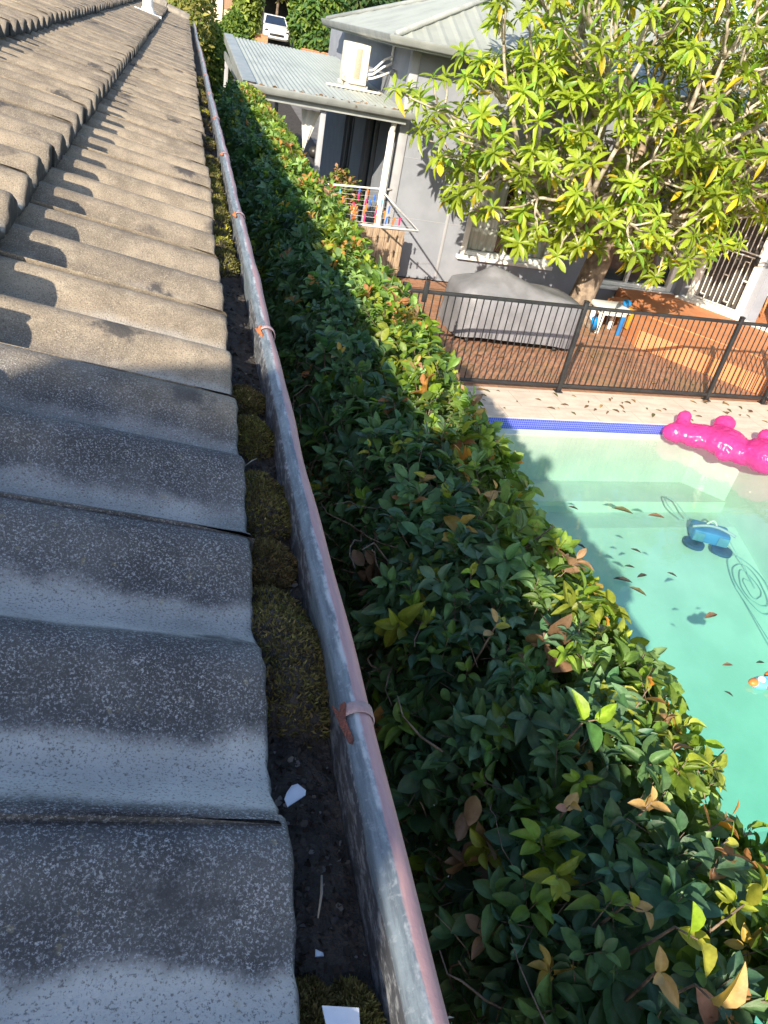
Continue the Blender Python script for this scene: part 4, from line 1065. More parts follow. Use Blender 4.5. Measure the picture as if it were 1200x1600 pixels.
def sprigs(name, T, n, y0, y1, s0, s1, d0, d1, k, Lr, young=.12, copper=.04, stemr=0, bias=.6, keep=None):
    P, N, s, y, dpt = hedge_pts(n, y0, y1, s0, s1, d0, d1)
    if keep is not None:
        m = keep(P, s, y); P, N, s, y, dpt = P[m], N[m], s[m], y[m], dpt[m]; n = len(P)
    ax = N*.75+rand_dir(n)*.75+np.array([[0, 0, bias*.5]]); ax /= np.linalg.norm(ax, axis=1, keepdims=True)
    a = np.cross(ax, rand_dir(n)); a /= np.linalg.norm(a, axis=1, keepdims=True); b = np.cross(ax, a)
    kind = RNG.random(n); outer = (dpt < .03)
    hot = vnoise(np.stack([s*2, y], 1), 103, 2.5)
    sun_s0 = 2.30+.09*np.clip((2.4-y)/1.3, 0, 1)+.03*vnoise(np.stack([y, y*.3], 1), 106, 4)
    edge = np.clip((s-sun_s0)/.05, 0, 1)*np.clip((3.0-s)/.2, 0, 1)  # sunlit strip painted into leaf colour, from the eave's shadow line outward
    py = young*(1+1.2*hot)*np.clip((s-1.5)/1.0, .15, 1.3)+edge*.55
    Ps, Ds, Ns, Ls, Cs = [], [], [], [], []
    stemL = RNG.uniform(.03, .075, n)*Lr/.06
    basec = DARK[RNG.integers(0, 5, n)]*RNG.uniform(.8, 1.75, (n, 1))
    lightb = np.clip(.5+.5*vnoise(np.stack([s*2, y], 1), 104, 5), 0, 1)[:, None]
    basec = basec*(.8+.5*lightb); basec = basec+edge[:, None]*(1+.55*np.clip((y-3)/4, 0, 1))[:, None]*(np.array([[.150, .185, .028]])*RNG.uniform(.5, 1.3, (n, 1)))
    yng_lit = YOUNG_LIT[RNG.integers(0, 3, n)]*RNG.uniform(.7, 1.2, (n, 1)); cop = COPPER[RNG.integers(0, 4, n)]*RNG.uniform(.7, 1.2, (n, 1))
    sz = RNG.uniform(.6, 1.35, n)
    for i in range(k):
        f = (i+.5)/k; th = 2.4*i+RNG.uniform(0, 6.28, 1)[0]+RNG.uniform(-.4, .4, n)+kind*6.28
        rad = a*np.cos(th)[:, None]+b*np.sin(th)[:, None]
        open_ = 1.15-.75*f
        D = ax*(1-open_*.6)+rad*open_+np.array([[0, 0, -.12]])
        Nn = ax*1.0-rad*.3+np.array([[0, 0, .35]])
        p = P+ax*(stemL*(f-.6))[:, None]+rad*.004
        L = Lr*sz*(1.05-.45*f)*RNG.uniform(.8, 1.15, n)
        c = basec*RNG.uniform(.8, 1.25, (n, 1))
        isy = ((kind < py) & outer)[:, None]; isc = ((kind > 1-copper*(1+hot)*(.35+2.4*edge)) & outer)[:, None]
        c = np.where(isy, yng_lit*(.6+.6*f), c); c = np.where(isc & (f > .3), cop, c)
        Ps.append(p); Ds.append(D); Ns.append(Nn); Ls.append(L); Cs.append(c)
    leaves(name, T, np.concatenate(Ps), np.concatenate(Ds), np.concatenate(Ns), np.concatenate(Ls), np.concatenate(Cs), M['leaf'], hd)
    if stemr:
        # green-brown stems, square tubes
        V = []; 
        for u, v in ((1, 0), (0, 1), (-1, 0), (0, -1)):
            V.append(P-ax*(stemL*1.3)[:, None]+(a*u+b*v)*stemr); V.append(P+ax*(stemL*.4)[:, None]+(a*u+b*v)*stemr*.6)
        V = np.stack(V, 1); Fq = np.array([(0, 1, 3, 2), (2, 3, 5, 4), (4, 5, 7, 6), (6, 7, 1, 0)])
        F = (Fq[None]+(np.arange(n)*8)[:, None, None]).reshape(-1, 4)
        npmesh('stems', V.reshape(-1, 3), F, M['twig'], hd, True)
SL0, SR1 = .75, 3.5
def thin_left(P, s, y):      # bare twiggy patches low on the left face near the camera
    q = np.stack([y, P[:, 2]], 1); v = vnoise(q, 105, 3)
    low = np.clip((2.02-s)/.40, 0, 1)
    return RNG.random(len(s)) > low*(.90+.3*v)
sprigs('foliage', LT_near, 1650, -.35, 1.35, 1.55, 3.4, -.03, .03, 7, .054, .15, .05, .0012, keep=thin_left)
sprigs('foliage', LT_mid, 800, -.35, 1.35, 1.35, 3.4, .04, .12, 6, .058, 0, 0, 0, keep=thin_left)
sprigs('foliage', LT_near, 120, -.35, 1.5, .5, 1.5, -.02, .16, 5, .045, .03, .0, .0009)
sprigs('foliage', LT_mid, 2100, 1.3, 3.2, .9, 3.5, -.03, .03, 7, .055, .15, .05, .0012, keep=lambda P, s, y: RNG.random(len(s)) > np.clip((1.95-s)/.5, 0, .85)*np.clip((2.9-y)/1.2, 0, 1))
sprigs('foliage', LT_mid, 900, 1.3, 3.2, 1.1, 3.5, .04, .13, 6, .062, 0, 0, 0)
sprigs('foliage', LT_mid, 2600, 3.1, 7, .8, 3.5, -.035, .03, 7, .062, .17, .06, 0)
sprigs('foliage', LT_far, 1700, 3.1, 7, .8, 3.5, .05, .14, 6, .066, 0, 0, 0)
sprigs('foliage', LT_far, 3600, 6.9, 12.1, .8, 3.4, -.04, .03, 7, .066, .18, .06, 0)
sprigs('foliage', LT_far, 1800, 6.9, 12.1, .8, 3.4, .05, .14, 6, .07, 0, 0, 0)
# lower skirts seen through the gap and from the pool
sprigs('foliage', LT_far, 1200, -.5, 12, .0, 1.0, .0, .1, 6, .06, 0, 0, 0)
sprigs('foliage', LT_far, 2400, -.5, 12, 3.3, PL, .0, .1, 7, .07, .08, .02, 0)
# inner branches
mb = MB()
for i in range(26):
    y = -.4+i*.5+RNG.uniform(-.1, .1); x = .8+RNG.uniform(-.06, .06)
    mb.tube([(x, y, 0), (x+RNG.uniform(-.05, .05), y+RNG.uniform(-.1, .1), .9), (x+RNG.uniform(-.1, .1), y+RNG.uniform(-.1, .1), 1.7)], [.035, .028, .02], 7)
def twig_path(p, d, L, n=6, wob=.35, droop=0):
    pts = [Vector(p)]; d = Vector(d).normalized()
    for i in range(n):
        d = (d+Vector(RNG.normal(size=3))*wob*.35+Vector((0, 0, droop))).normalized(); pts.append(pts[-1]+d*(L/n))
    return pts
for i in range(560):
    y = RNG.uniform(-.4, 2.6) if i < 430 else RNG.uniform(2.6, 12)
    p = (RNG.uniform(.55, .95), y, RNG.uniform(.9, 2.25)); d = (RNG.uniform(-1.3, .3), RNG.uniform(-.8, .8), RNG.uniform(-.3, .9))
    pts = twig_path(p, d, RNG.uniform(.15, .42), 6, .6)
    # keep inside the clipped outline
    pts = [Vector((max(q.x, .445), q.y, min(q.z, 2.40))) for q in pts]
    r = RNG.uniform(.0018, .0045); mb.tube(pts, list(np.linspace(r, r*.35, len(pts))), 5, False)
for i in range(90):
    s = RNG.uniform(1.7, 3.0); x, z, nx, nz = prof_at(np.array([s])); y = RNG.uniform(-.2, 4)
    pts = twig_path((x[0]-nx[0]*.14, y, z[0]-nz[0]*.14), (nx[0]+RNG.normal()*.5, RNG.normal()*.6, nz[0]+RNG.normal()*.5), RNG.uniform(.12, .2), 5, .4)
    r = RNG.uniform(.002, .0045); mb.tube(pts, list(np.linspace(r, r*.5, len(pts))), 5, False)
for i in range(330):
    y = RNG.uniform(.1, 2.8); z = RNG.uniform(1.5, 2.33)
    pts = twig_path((RNG.uniform(.50, .60), y, z), (RNG.uniform(-.5, .3), RNG.uniform(-1, 1), RNG.uniform(-.5, .8)), RNG.uniform(.10, .34), 7, .75)
    pts = [Vector((min(max(q.x, .43), .62), q.y, min(q.z, 2.36))) for q in pts]
    r = RNG.uniform(.0014, .0034); mb.tube(pts, list(np.linspace(r, r*.4, len(pts))), 5, False)
mb.build('branches', M['twig'], hd, True)
# dense dark heart so the hedge is not see-through
n = 9000
P = np.stack([RNG.uniform(.60, 1.0, n), np.where(RNG.random(n) < .5, RNG.uniform(-.5, 3, n), RNG.uniform(3, 12.1, n)), RNG.uniform(.2, 2.28, n)], 1)
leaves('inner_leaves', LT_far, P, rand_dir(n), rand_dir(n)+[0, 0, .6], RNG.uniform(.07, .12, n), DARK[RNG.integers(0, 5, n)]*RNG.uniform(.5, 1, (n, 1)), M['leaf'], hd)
# clusters of dry curled leaves
for (y, s) in ((.42, 1.70), (.80, 1.72), (.66, 2.05), (1.5, 2.0), (.30, 2.6), (1.0, 2.35)):
    n = 16; x, z, nx, nz = prof_at(np.array([s]*n))
    P = np.stack([x, np.full(n, y), z], 1)+RNG.normal(size=(n, 3))*.022
    leaves('dry_leaves', LT_mid, P, rand_dir(n), rand_dir(n), RNG.uniform(.03, .06, n), DEAD[RNG.integers(0, 2, n)]*RNG.uniform(.7, 1.3, (n, 1)), M['leaf'], hd, 1.2)
# single young shoots on the hedge top: base point, direction, leaf count, leaf length, colours
def shoot(p, ax, k, L, c, spread=1.0):
    p = np.array(p, float); ax = nrm(ax); a = nrm(np.cross(ax, [.3, .5, .8])); b = np.cross(ax, a)
    Ps, Ds, Ns, Ls, Cs = [], [], [], [], []
    for i in range(k):
        f = i/max(1, k-1); th = 2.4*i+p[1]*7; rad = a*math.cos(th)+b*math.sin(th); op = spread*(1-.5*f)
        Ps.append(p+ax*(.045*f)); Ds.append(ax*(1-.5*op)+rad*op); Ns.append(ax+np.array([0, -.3, .6])-rad*.2); Ls.append(L*(1-.35*f)*RNG.uniform(.85, 1.15)); Cs.append(np.array(c[i % len(c)])*RNG.uniform(.85, 1.15))
    return Ps, Ds, Ns, Ls, Cs
cy, ob, og, yg, pk = (.34, .33, .05), (.40, .24, .09), (.55, .22, .04), (.24, .38, .03), (.36, .17, .12)
pal = dict(cy=(.36, .36, .05), ob=(.42, .27, .10), og=(.60, .25, .04), yg=(.26, .40, .03), pk=(.36, .18, .12), gr=(.09, .22, .05))
for (p, ax, k, L, c) in [
  ((0.681, 0.408, 2.53), (.1,-.6,.5), 3, 0.085, 'cy yg'),
  ((0.667, 0.336, 2.53), (.2,-.8,.3), 3, 0.095, 'pk ob'),
  ((0.629, 0.362, 2.52), (-.3,-.3,.6), 3, 0.060, 'ob'),
  ((0.815, 0.431, 2.50), (.8,.2,.5), 4, 0.100, 'yg cy'),
  ((0.933, 0.587, 2.48), (.9,.2,.5), 4, 0.065, 'og'),
  ((0.841, 0.527, 2.48), (.5,.1,.6), 4, 0.060, 'cy yg'),
  ((0.964, 0.816, 2.48), (.8,.3,.6), 4, 0.060, 'og cy'),
  ((0.864, 0.819, 2.50), (.3,.2,.8), 4, 0.070, 'cy og'),
  ((0.718, 0.772, 2.52), (.1,-.5,.7), 4, 0.085, 'yg gr'),
  ((0.627, 0.627, 2.48), (-.2,-.3,.8), 3, 0.050, 'ob pk'),
  ((0.760, 0.608, 2.49), (-.1,-.2,.8), 4, 0.055, 'ob'),
  ((0.911, 1.032, 2.50), (.6,.1,.7), 3, 0.050, 'og'),
  ((0.671, 1.244, 2.46), (-.2,-.2,.8), 4, 0.055, 'yg cy'),
  ((0.665, 1.650, 2.46), (-.2,-.3,.8), 5, 0.060, 'ob cy'),
  ((0.556, 1.852, 2.44), (-.2,-.3,.8), 4, 0.050, 'cy gr'),
  ((0.645, 1.039, 2.49), (0,-.2,1), 4, 0.055, 'ob cy'),
  ((0.808, 1.522, 2.50), (0,-.2,1), 4, 0.050, 'ob'),
  ((0.810, 2.341, 2.50), (0,-.2,1), 4, 0.055, 'pk ob'),
  ((0.904, 1.106, 2.50), (.5,.1,.8), 3, 0.045, 'cy og'),
  ((0.754, 0.319, 2.50), (.3,-.4,.6), 3, 0.070, 'gr yg'),
  ((0.598, 0.825, 2.38), (-.4,-.3,.5), 3, 0.045, 'gr'),
  ((0.645, 0.461, 2.50), (0,-.5,.6), 3, 0.050, 'ob cy'),
]:
    p = (p[0]-.035*(p[0] > .88), p[1], p[2]-.03-.03*(p[0] > .88)); av = nrm([float(q) for q in ax.split(',')]) if isinstance(ax, str) else nrm(ax)
    mb = MB(); mb.tube([(p[0]-av[0]*.05-.02, p[1]-av[1]*.03, p[2]-.13), (p[0]-av[0]*.02-.008, p[1]-av[1]*.01, p[2]-.05), p, tuple(np.array(p)+av*.04)], [.0028, .0024, .0018, .001], 6); mb.build('shoot_stem', M['twig'], hd, True)
    leaves('new_shoot', LT_near, *[np.array(u) for u in shoot(p, ax, k, L*.72, [pal[q] for q in c.split()])], M['leaf'], hd, .3)

# ================================================================== RUBBERY TREE (rosettes of long leaves)
tr_ = thing('tree', 'spreading tree with rosettes of long yellow green leaves on knobbly pale branches', 'tree', (6.45, 11.0, 0))
tc = np.array([6.15, 10.35, 3.15]); trad = np.array([3.3, 1.75, 2.25])
tips = []
tries = 0
while len(tips) < 780 and tries < 60000:
    tries += 1
    v = RNG.normal(size=3); v /= np.linalg.norm(v)
    rr = RNG.uniform(.62, 1.0) if RNG.random() < .85 else RNG.uniform(.3, .6)
    p = tc+v*trad*rr*(1+.16*math.sin(3*v[0]+5*v[2])+.10*math.sin(9*v[2]+4*v[0]))
    if p[2] < 1.15+.5*max(0, (4.6-p[0]))+.22*max(0, p[0]-7) or p[1] > 12.0: continue
    if p[2] > 6: continue
    if p[0] < 3.4 and p[2] > 3.2: continue
    mind = .175
    if any(np.linalg.norm(p-q) < mind for q in tips): continue
    tips.append(p)
tips = np.array(tips)
def kmeans(P, k, it=12):
    c = P[RNG.choice(len(P), k, replace=False)]
    for _ in range(it):
        l = np.argmin(((P[:, None]-c[None])**2).sum(2), 1)
        c = np.array([P[l == i].mean(0) if (l == i).any() else c[i] for i in range(k)])
    return l, c
fork = np.array([6.42, 10.95, 1.25])
big = MB(); br = MB(); knob = MB()
lab1, c1 = kmeans(tips, 9)
def limb(mb, a, b, r0, r1, sag=.12, n=7, nn=8, wob=.05):
    a = Vector(a); b = Vector(b); L = (b-a).length; pts = []
    o1 = Vector(RNG.normal(size=3))*wob*L
    for i in range(n+1):
        t = i/n; p = a.lerp(b, t)+o1*math.sin(math.pi*t)+Vector((0, 0, -sag*L*math.sin(math.pi*t)))+Vector(RNG.normal(size=3))*.012*(0 < i < n)
        pts.append(p)
    mb.tube(pts, [r0+(r1-r0)*(i/n) for i in range(n+1)], nn)
    return pts
for i in range(9):
    grp = tips[lab1 == i]
    if not len(grp): continue
    n1 = fork+(c1[i]-fork)*.55
    limb(big, fork+RNG.normal(size=3)*.04, n1, .11, .055, .06)
    k2 = max(1, len(grp)//9); l2, c2 = kmeans(grp, k2)
    for j in range(k2):
        g2 = grp[l2 == j]
        if not len(g2): continue
        n2 = n1+(c2[j]-n1)*.62; limb(br, n1, n2, .048, .026, .10, 6)
        k3 = max(1, len(g2)//3); l3, c3 = kmeans(g2, k3)
        for m in range(k3):
            g3 = g2[l3 == m]
            if not len(g3): continue
            n3 = n2+(c3[m]-n2)*.6; limb(br, n2, n3, .026, .018, .08, 5, 6)
            for p in g3: limb(br, n3, p, .017, .011, .06, 4, 6)
big.tube([(6.35, 11.0, -.05), (6.36, 11.0, .12), (6.37, 10.98, .5), (6.43, 10.95, 1.0), tuple(fork), (6.47, 10.93, 1.5)], [.30, .235, .20, .195, .20, .13], 14)
for dx, dy in ((.3, .1), (-.3, .05), (.12, -.3), (-.15, -.28), (.05, .3)): big.tube([(6.37, 11.0, .3), (6.37+dx*.7, 11+dy*.7, .1), (6.37+dx*1.3, 11+dy*1.3, -.03)], [.12, .08, .04], 8)
big.build('trunk', M['trunk'], tr_, True); br.build('limbs', M['bark'], tr_, True)
Ps, Ds, Ns, Ls, Cs = [], [], [], [], []
for p in tips:
    out = nrm(p-np.array([6.3, 10.9, 2.0])); ax = nrm(out*.5+np.array([0, -.15, .75])+RNG.normal(size=3)*.22)
    a = nrm(np.cross(ax, RNG.normal(size=3))); b = np.cross(ax, a); k = RNG.integers(9, 19); base = RNG.uniform(.7, 1.3); sz = RNG.uniform(.75, 1.2)
    for i in range(k):
        f = i/k; th = 2.4*i; rad = a*math.cos(th)+b*math.sin(th); op = 1.25-.85*f
        Ps.append(p+ax*(.05*f)); Ds.append(ax*(1.05-op*.8)+rad*op+np.array([0, 0, -.25*(1-f)])); Ns.append(ax+rad*.12); Ls.append(sz*RNG.uniform(.15, .25)*(1.0-.3*f))
        c = np.array([.235, .325, .032])*(1-f*.15)+np.array([.06, .05, .0])*RNG.random()
        if f < .2 and RNG.random() < .22: c = np.array([.52, .42, .03])
        elif RNG.random() < .15: c = np.array([.15, .27, .03])
        Cs.append(c*base*RNG.uniform(.85, 1.15))
leaves('crown', TT_near, np.array(Ps), np.array(Ds), np.array(Ns), np.array(Ls), np.array(Cs), M['tleaf'], tr_, .3)

# ================================================================== COVERED BARBECUE
cvx, cvy = (3.72, 5.66), (9.35, 10.45)
cv = thing('covered_barbecue', 'barbecue setting under a peaked grey vinyl cover behind the fence', 'covered barbecue', (4.7, 9.9, 0))
cx0, cy0 = sum(cvx)/2, sum(cvy)/2; hx, hy = (cvx[1]-cvx[0])/2, (cvy[1]-cvy[0])/2
mb = MB(); NU = 96; rows = []
levels = [(-.0, 1.0), (.1, 1.0), (.25, .995), (.4, .99), (.52, .975), (.575, .94), (.61, .85), (.66, .68), (.72, .5), (.79, .32), (.86, .16), (.885, .05), (.89, .002)]
for li, (z, k) in enumerate(levels):
    row = []
    for i in range(NU+1):
        t = 2*math.pi*(i % NU)/NU; ex = .42 if k > .6 else .42+.5*(1-k)
        c, s_ = math.cos(t), math.sin(t)
        x = hx*k*math.copysign(abs(c)**ex, c); y = hy*k*math.copysign(abs(s_)**ex, s_)
        pk_ = (1-k)*(-.42)                            # peak pulled to the left
        fold = (.035*float(vnoise(np.array([[math.cos(t)*1.6, math.sin(t)*1.6, z*.9]]), 61, 2.2)[0])+.02*float(vnoise(np.array([[math.cos(t)*3, math.sin(t)*3, z*1.5]]), 62, 2.4)[0]))*(1 if k > .9 else .9*k)
        rr = 1+fold*(1.0-.4*(z > .5))
        zz = z+.10+(.03*math.sin(3*t+.6) if z < .05 else 0)+.05*float(vnoise(np.array([[x*1.3, y*2, 0]]), 63, 1.6)[0])*(.1 < 1-k < .95)
        zz += -.16*max(0, (x/hx))*(1-k)*(z > .6)
        row.append((cx0+x*rr+pk_, cy0+y*rr, zz))
    rows.append(row)
mb.grid(rows); mb.build('cover', M['cover'], cv, True)
for dx, dy in ((-.75, -.38), (.62, -.42), (.75, .35), (-.75, .35)):
    mb = MB(); mb.tube([(cx0+dx, cy0+dy, 0), (cx0+dx, cy0+dy, .5)], .028, 8); mb.tube([(cx0+dx-.02, cy0+dy, .035), (cx0+dx+.02, cy0+dy, .035)], .035, 12); mb.build('leg', M['blackplastic'], cv, True)

# ================================================================== TOYS, CHAIRS, STONES
kt = thing('play_table', 'white plastic childrens play table with blue and orange knobs beside the tree trunk', 'play table', (6.72, 10.6, 0))
mb = MB(); mb.bbox((6.45, 10.42, .36), (7.0, 10.85, .44), .03); mb.bbox((6.50, 10.46, .30), (6.95, 10.81, .365), .02); mb.build('table_top', M['whitep'], kt, True, 40)
for x, y, c in ((6.53, 10.5, 'whitep'), (6.92, 10.5, 'blueplastic'), (6.53, 10.78, 'whitep'), (6.92, 10.78, 'whitep')):
    mb = MB(); mb.tube([(x, y, 0), (x, y, .31)], [.04, .05], 12); mb.build('leg', M[c], kt, True, 40)
M['tblue'] = simple('turquoise_blue_plastic', (.01, .20, .50), (.01, .17, .44), 5, .35); M['torange'] = simple('amber_plastic', (.62, .28, .02), (.5, .22, .02), 5, .4)
mb = MB(); mb.ball((6.98, 10.62, .49), (.075, .075, .055)); mb.build('knob', M['tblue'], kt, True)
mb = MB(); mb.bbox((7.01, 10.45, .12), (7.06, 10.8, .44), .012); mb.build('side_panel', M['torange'], kt, True, 40)
mb = MB(); mb.tube([(6.40, 10.40, .10), (6.33, 10.34, .28)], [.055, .05], 10); mb.build('cup', M['tblue'], kt, True)
rp = []
for i in range(34):
    x = RNG.uniform(5.75, 6.5); y = RNG.uniform(10.35, 11.9)
    if any((x-a)**2+(y-b)**2 < .02 for a, b in rp) or (x-6.37)**2+(y-11)**2 < .12: continue
    rp.append((x, y)); r = RNG.uniform(.05, .085); mb = MB(); mb.ball((x, y, .03), (r, r*.85, r*.6), Matrix.Rotation(RNG.uniform(0, 3), 3, 'Z'), 10, 7, .05)
    tag(mb.build('river_stone', M['stone'], None, True), 'rounded brown river stone in the bed around the tree trunk', 'stone', 'river stones round the tree trunk')
def chair(loc, rot, label):
    t = thing('patio_chair', label, 'chair', loc); m = Matrix.Translation(loc) @ Matrix.Rotation(rot, 4, 'Z')
    mb = MB(); mb.bbox((-.24, -.24, .40), (.24, .24, .46), .02, m); mb.build('seat', M['cream'], t, True, 40)
    mb = MB(); mb.bbox((-.24, .20, .47), (.24, .25, .90), .02, m @ Matrix.Rotation(R(-8), 4, 'X')); mb.build('backrest', M['cream'], t, True, 40)
    for x in (-.22, .22):
        for y in (-.22, .22):
            mb = MB(); mb.tube([m @ Vector((x*1.12, y*1.15, 0)), m @ Vector((x, y, .41))], .02, 8); mb.build('leg', M['timber'], t, True)
chair((10.35, 11.75, .285), R(35), 'cream cushioned patio chair with orange timber legs right of the white door')
chair((11.6, 12.6, .285), R(-60), 'patio chair further back in the shaded verandah')
M['bluecloth'] = simple('blue_cloth', (.04, .16, .36), (.03, .12, .28), 5, .8)
mb = MB(); mb.bbox((10.8, 11.0, .90), (12.6, 11.9, .96), .02); tb = thing('verandah_table', 'blue topped outdoor table in the dark verandah at the right', 'table', (11.7, 11.4, .285)); mb.build('table_top', M['bluecloth'], tb, True, 40)
for x, y in ((10.9, 11.1), (12.5, 11.1), (10.9, 11.8), (12.5, 11.8)):
    mb = MB(); mb.tube([(x, y, .285), (x, y, .9)], .03, 8); mb.build('leg', M['timber'], tb, True)

# ================================================================== POOL THINGS
WZ = -.125
def mat_inflatable():
    t = NT('pink_vinyl'); t.color((.72, .10, .40)); t.rough(.12); t.b.inputs['Transmission Weight'].default_value = .0
    t.b.inputs['Coat Weight'].default_value = .6; t.b.inputs['Specular IOR Level'].default_value = .7
    t.bump(t.noise(9, 3), .25, .02)
    tp = t.new('ShaderNodeBsdfTransparent'); tp.inputs[0].default_value = (1, .35, .72, 1)
    tl = t.new('ShaderNodeBsdfTranslucent'); tl.inputs[0].default_value = (.95, .12, .50, 1)
    m1 = t.new('ShaderNodeMixShader'); m1.inputs[0].default_value = .35; t.link(t.b.outputs[0], m1.inputs[1]); t.link(tl.outputs[0], m1.inputs[2])
    m2 = t.new('ShaderNodeMixShader'); m2.inputs[0].default_value = .48; t.link(m1.outputs[0], m2.inputs[1]); t.link(tp.outputs[0], m2.inputs[2]); t.link(m2.outputs[0], t.out.inputs[0]); return t.m
M['pink'] = mat_inflatable()
def blob(name, balls, voxel, mat, label, cat, smooth=8):
    mb = MB()
    for c, r, rot in balls: mb.ball(c, r, Matrix.Rotation(rot, 3, 'Z') if rot else None, 20, 14)
    o = mb.build(name, mat, None, True)
    a = o.modifiers.new('remesh', 'REMESH'); a.mode = 'VOXEL'; a.voxel_size = voxel; a.use_smooth_shade = True
    b = o.modifiers.new('smooth', 'SMOOTH'); b.iterations = smooth; b.factor = .6
    tx = bpy.data.textures.new('wrinkles', 'CLOUDS'); tx.noise_scale = .16; tx.noise_depth = 2
    d = o.modifiers.new('wrinkle', 'DISPLACE'); d.texture = tx; d.texture_coords = 'GLOBAL'; d.strength = .045; d.mid_level = .5
    tx2 = bpy.data.textures.new('creases', 'CLOUDS'); tx2.noise_scale = .05; tx2.noise_type = 'HARD_NOISE'
    d = o.modifiers.new('crease', 'DISPLACE'); d.texture = tx2; d.texture_coords = 'GLOBAL'; d.strength = -.018; d.mid_level = .3
    return tag(o, label, cat)
hz = WZ+.10
blob('inflatable_float', [
  ((5.93, 7.06, hz+.02), (.17, .13, .12), -.2), ((6.06, 7.18, hz+.17), (.085, .085, .095), 0), ((6.02, 7.12, hz+.08), (.10, .09, .09), 0),
  ((6.20, 6.98, hz+.03), (.30, .20, .14), -.4), ((6.45, 6.80, hz+.05), (.33, .25, .17), -.6), ((6.62, 7.12, hz+.14), (.14, .115, .115), 0), ((6.50, 7.02, hz+.08), (.16, .12, .10), 0),
  ((6.62, 6.62, hz+.03), (.28, .21, .14), -.7), ((6.80, 6.45, hz+.08), (.32, .27, .20), -.5), ((6.98, 6.78, hz+.17), (.11, .10, .10), 0), ((6.93, 6.68, hz+.10), (.13, .11, .10), 0),
  ((7.12, 6.28, hz+.06), (.38, .25, .18), -.3), ((7.45, 6.2, hz+.06), (.25, .2, .16), 0), ((6.35, 6.62, hz-.02), (.12, .08, .07), 0)],
  .014, M['pink'], 'shiny translucent pink inflatable float with round knobs at the pool corner', 'inflatable')
# pool cleaner
pc = thing('pool_cleaner', 'blue robotic pool cleaner with pale curved handle on the pool floor', 'pool cleaner', (6.1, 5.9, -1.0))
M['hoseblue'] = simple('pale_blue_panel', (.12, .26, .36), (.09, .2, .3), 8, .4); M['pcblue'] = simple('cleaner_blue', (.05, .20, .42), (.04, .16, .36), 6, .4); M['pcdark'] = simple('cleaner_dark', (.03, .08, .16), (.02, .05, .1), 6, .5)
pm_ = Matrix.Translation((6.30, 6.22, -1.05)) @ Matrix.Scale(.86, 4) @ Matrix.Rotation(R(-24), 4, 'Z')
mb = MB(); mb.bbox((-.26, -.15, .05), (.26, .17, .24), .04, pm_); mb.build('body', M['pcblue'], pc, True, 40)
for x in (-.17, .17):
    mb = MB(); mb.bbox((x-.075, -.165, .08), (x+.075, -.152, .21), .006, pm_); mb.build('filter_window', M['hoseblue'], pc, True, 40)
    mb = MB(); mb.tube([pm_ @ Vector((x*1.15, -.17, .0)), pm_ @ Vector((x*1.15, -.17, .045))], .125, 22); mb.build('brush_disc', M['pcdark'], pc, True, 40)
mb = MB(); mb.tube([pm_ @ Vector((x, -.12+.05*math.sin((x+.3)/.6*3.14), .26+.05*math.sin((x+.3)/.6*3.14))) for x in np.linspace(-.3, .3, 12)], .017, 8); mb.build('handle', M['walltrim'], pc, True)
mb = MB(); mb.tube([pm_ @ Vector((x, .05, .24+.09*math.sin((x+.08)/.16*3.14))) for x in np.linspace(-.08, .08, 9)], .012, 8); mb.build('float_loop', M['cream'], pc, True)
M['hose'] = simple('pale_blue_hose', (.32, .40, .38), (.24, .32, .30), 8, .5)
def fz(x, y): return float(np.interp(y-.045*(x-4), [p[0] for p in prof][::-1], [p[1] for p in prof][::-1]))
pts = [(6.10, 6.42, -.86), (5.98, 6.62, -.74), (5.84, 6.66, -.70), (5.82, 6.5, -.74), (6.0, 6.38, -.85)]
hp = []
def catmull(P, n=8):
    P = [Vector(p) for p in P]; out = []
    for i in range(len(P)-1):
        p0 = P[max(i-1, 0)]; p1, p2 = P[i], P[i+1]; p3 = P[min(i+2, len(P)-1)]
        for k in range(n):
            t = k/n; out.append(.5*((2*p1)+(p2-p0)*t+(2*p0-5*p1+4*p2-p3)*t*t+(3*p1-p0-3*p2+p3)*t**3))
    out.append(P[-1]); return out
mb = MB(); mb.tube(catmull(pts), .009, 6); tag(mb.build('hose_loop', M['hose'], pc, True))
mb = MB()
run = [(6.53, 6.10, -.95), (6.62, 5.95, -1.08), (6.66, 5.85, -1.14)]
for k in range(46):
    a = k*.5; r = .10+.009*k+.02*math.sin(k*1.7); run.append((6.66+r*.5*math.cos(a), 5.62+r*.9*math.sin(a), fz(6.6, 5.62+r*.9*math.sin(a))+.02+.0006*k))
run += [(6.3, 4.0, -1.45), (6.5, 3.3, -1.6), (6.75, 3.0, -1.5), (6.8, 2.2, -1.6)]
mb.tube(catmull(run, 5), .0055, 6); tag(mb.build('hose', M['hose'], None, True), 'thin pool cleaner hose coiled on the pool floor at the right', 'hose')
# drifting leaves on the water, fallen leaves on the coping 
LFM = {k: simple('fallen_leaf_'+k, c, tuple(v*.7 for v in c), 60, .7) for k, c in dict(brown=(.20, .11, .055), olive=(.12, .11, .04), ochre=(.40, .25, .10), dark=(.05, .045, .03)).items()}
def fallen(x, y, z, L, w, ang, mat, curl=.2):
    T = leaf_template(w, [(0, .03), (.2, .3), (.5, .5), (.8, .3), (1, .02)], .35, curl); V, F = T
    c, s_ = math.cos(ang), math.sin(ang)
    vs = [(x+(v[0]*c-v[1]*s_)*L, y+(v[0]*s_+v[1]*c)*L, z+(v[2]+curl+.02)*L) for v in V]; vs2 = [(a, b, c2-.0012) for a, b, c2 in vs]
    n = len(vs); m_ = MB(); m_.add(vs+vs2, [tuple(f) for f in F]+[tuple(n+i for i in reversed(f)) for f in F]); return m_.build('fallen_leaf', LFM[mat], None, True)
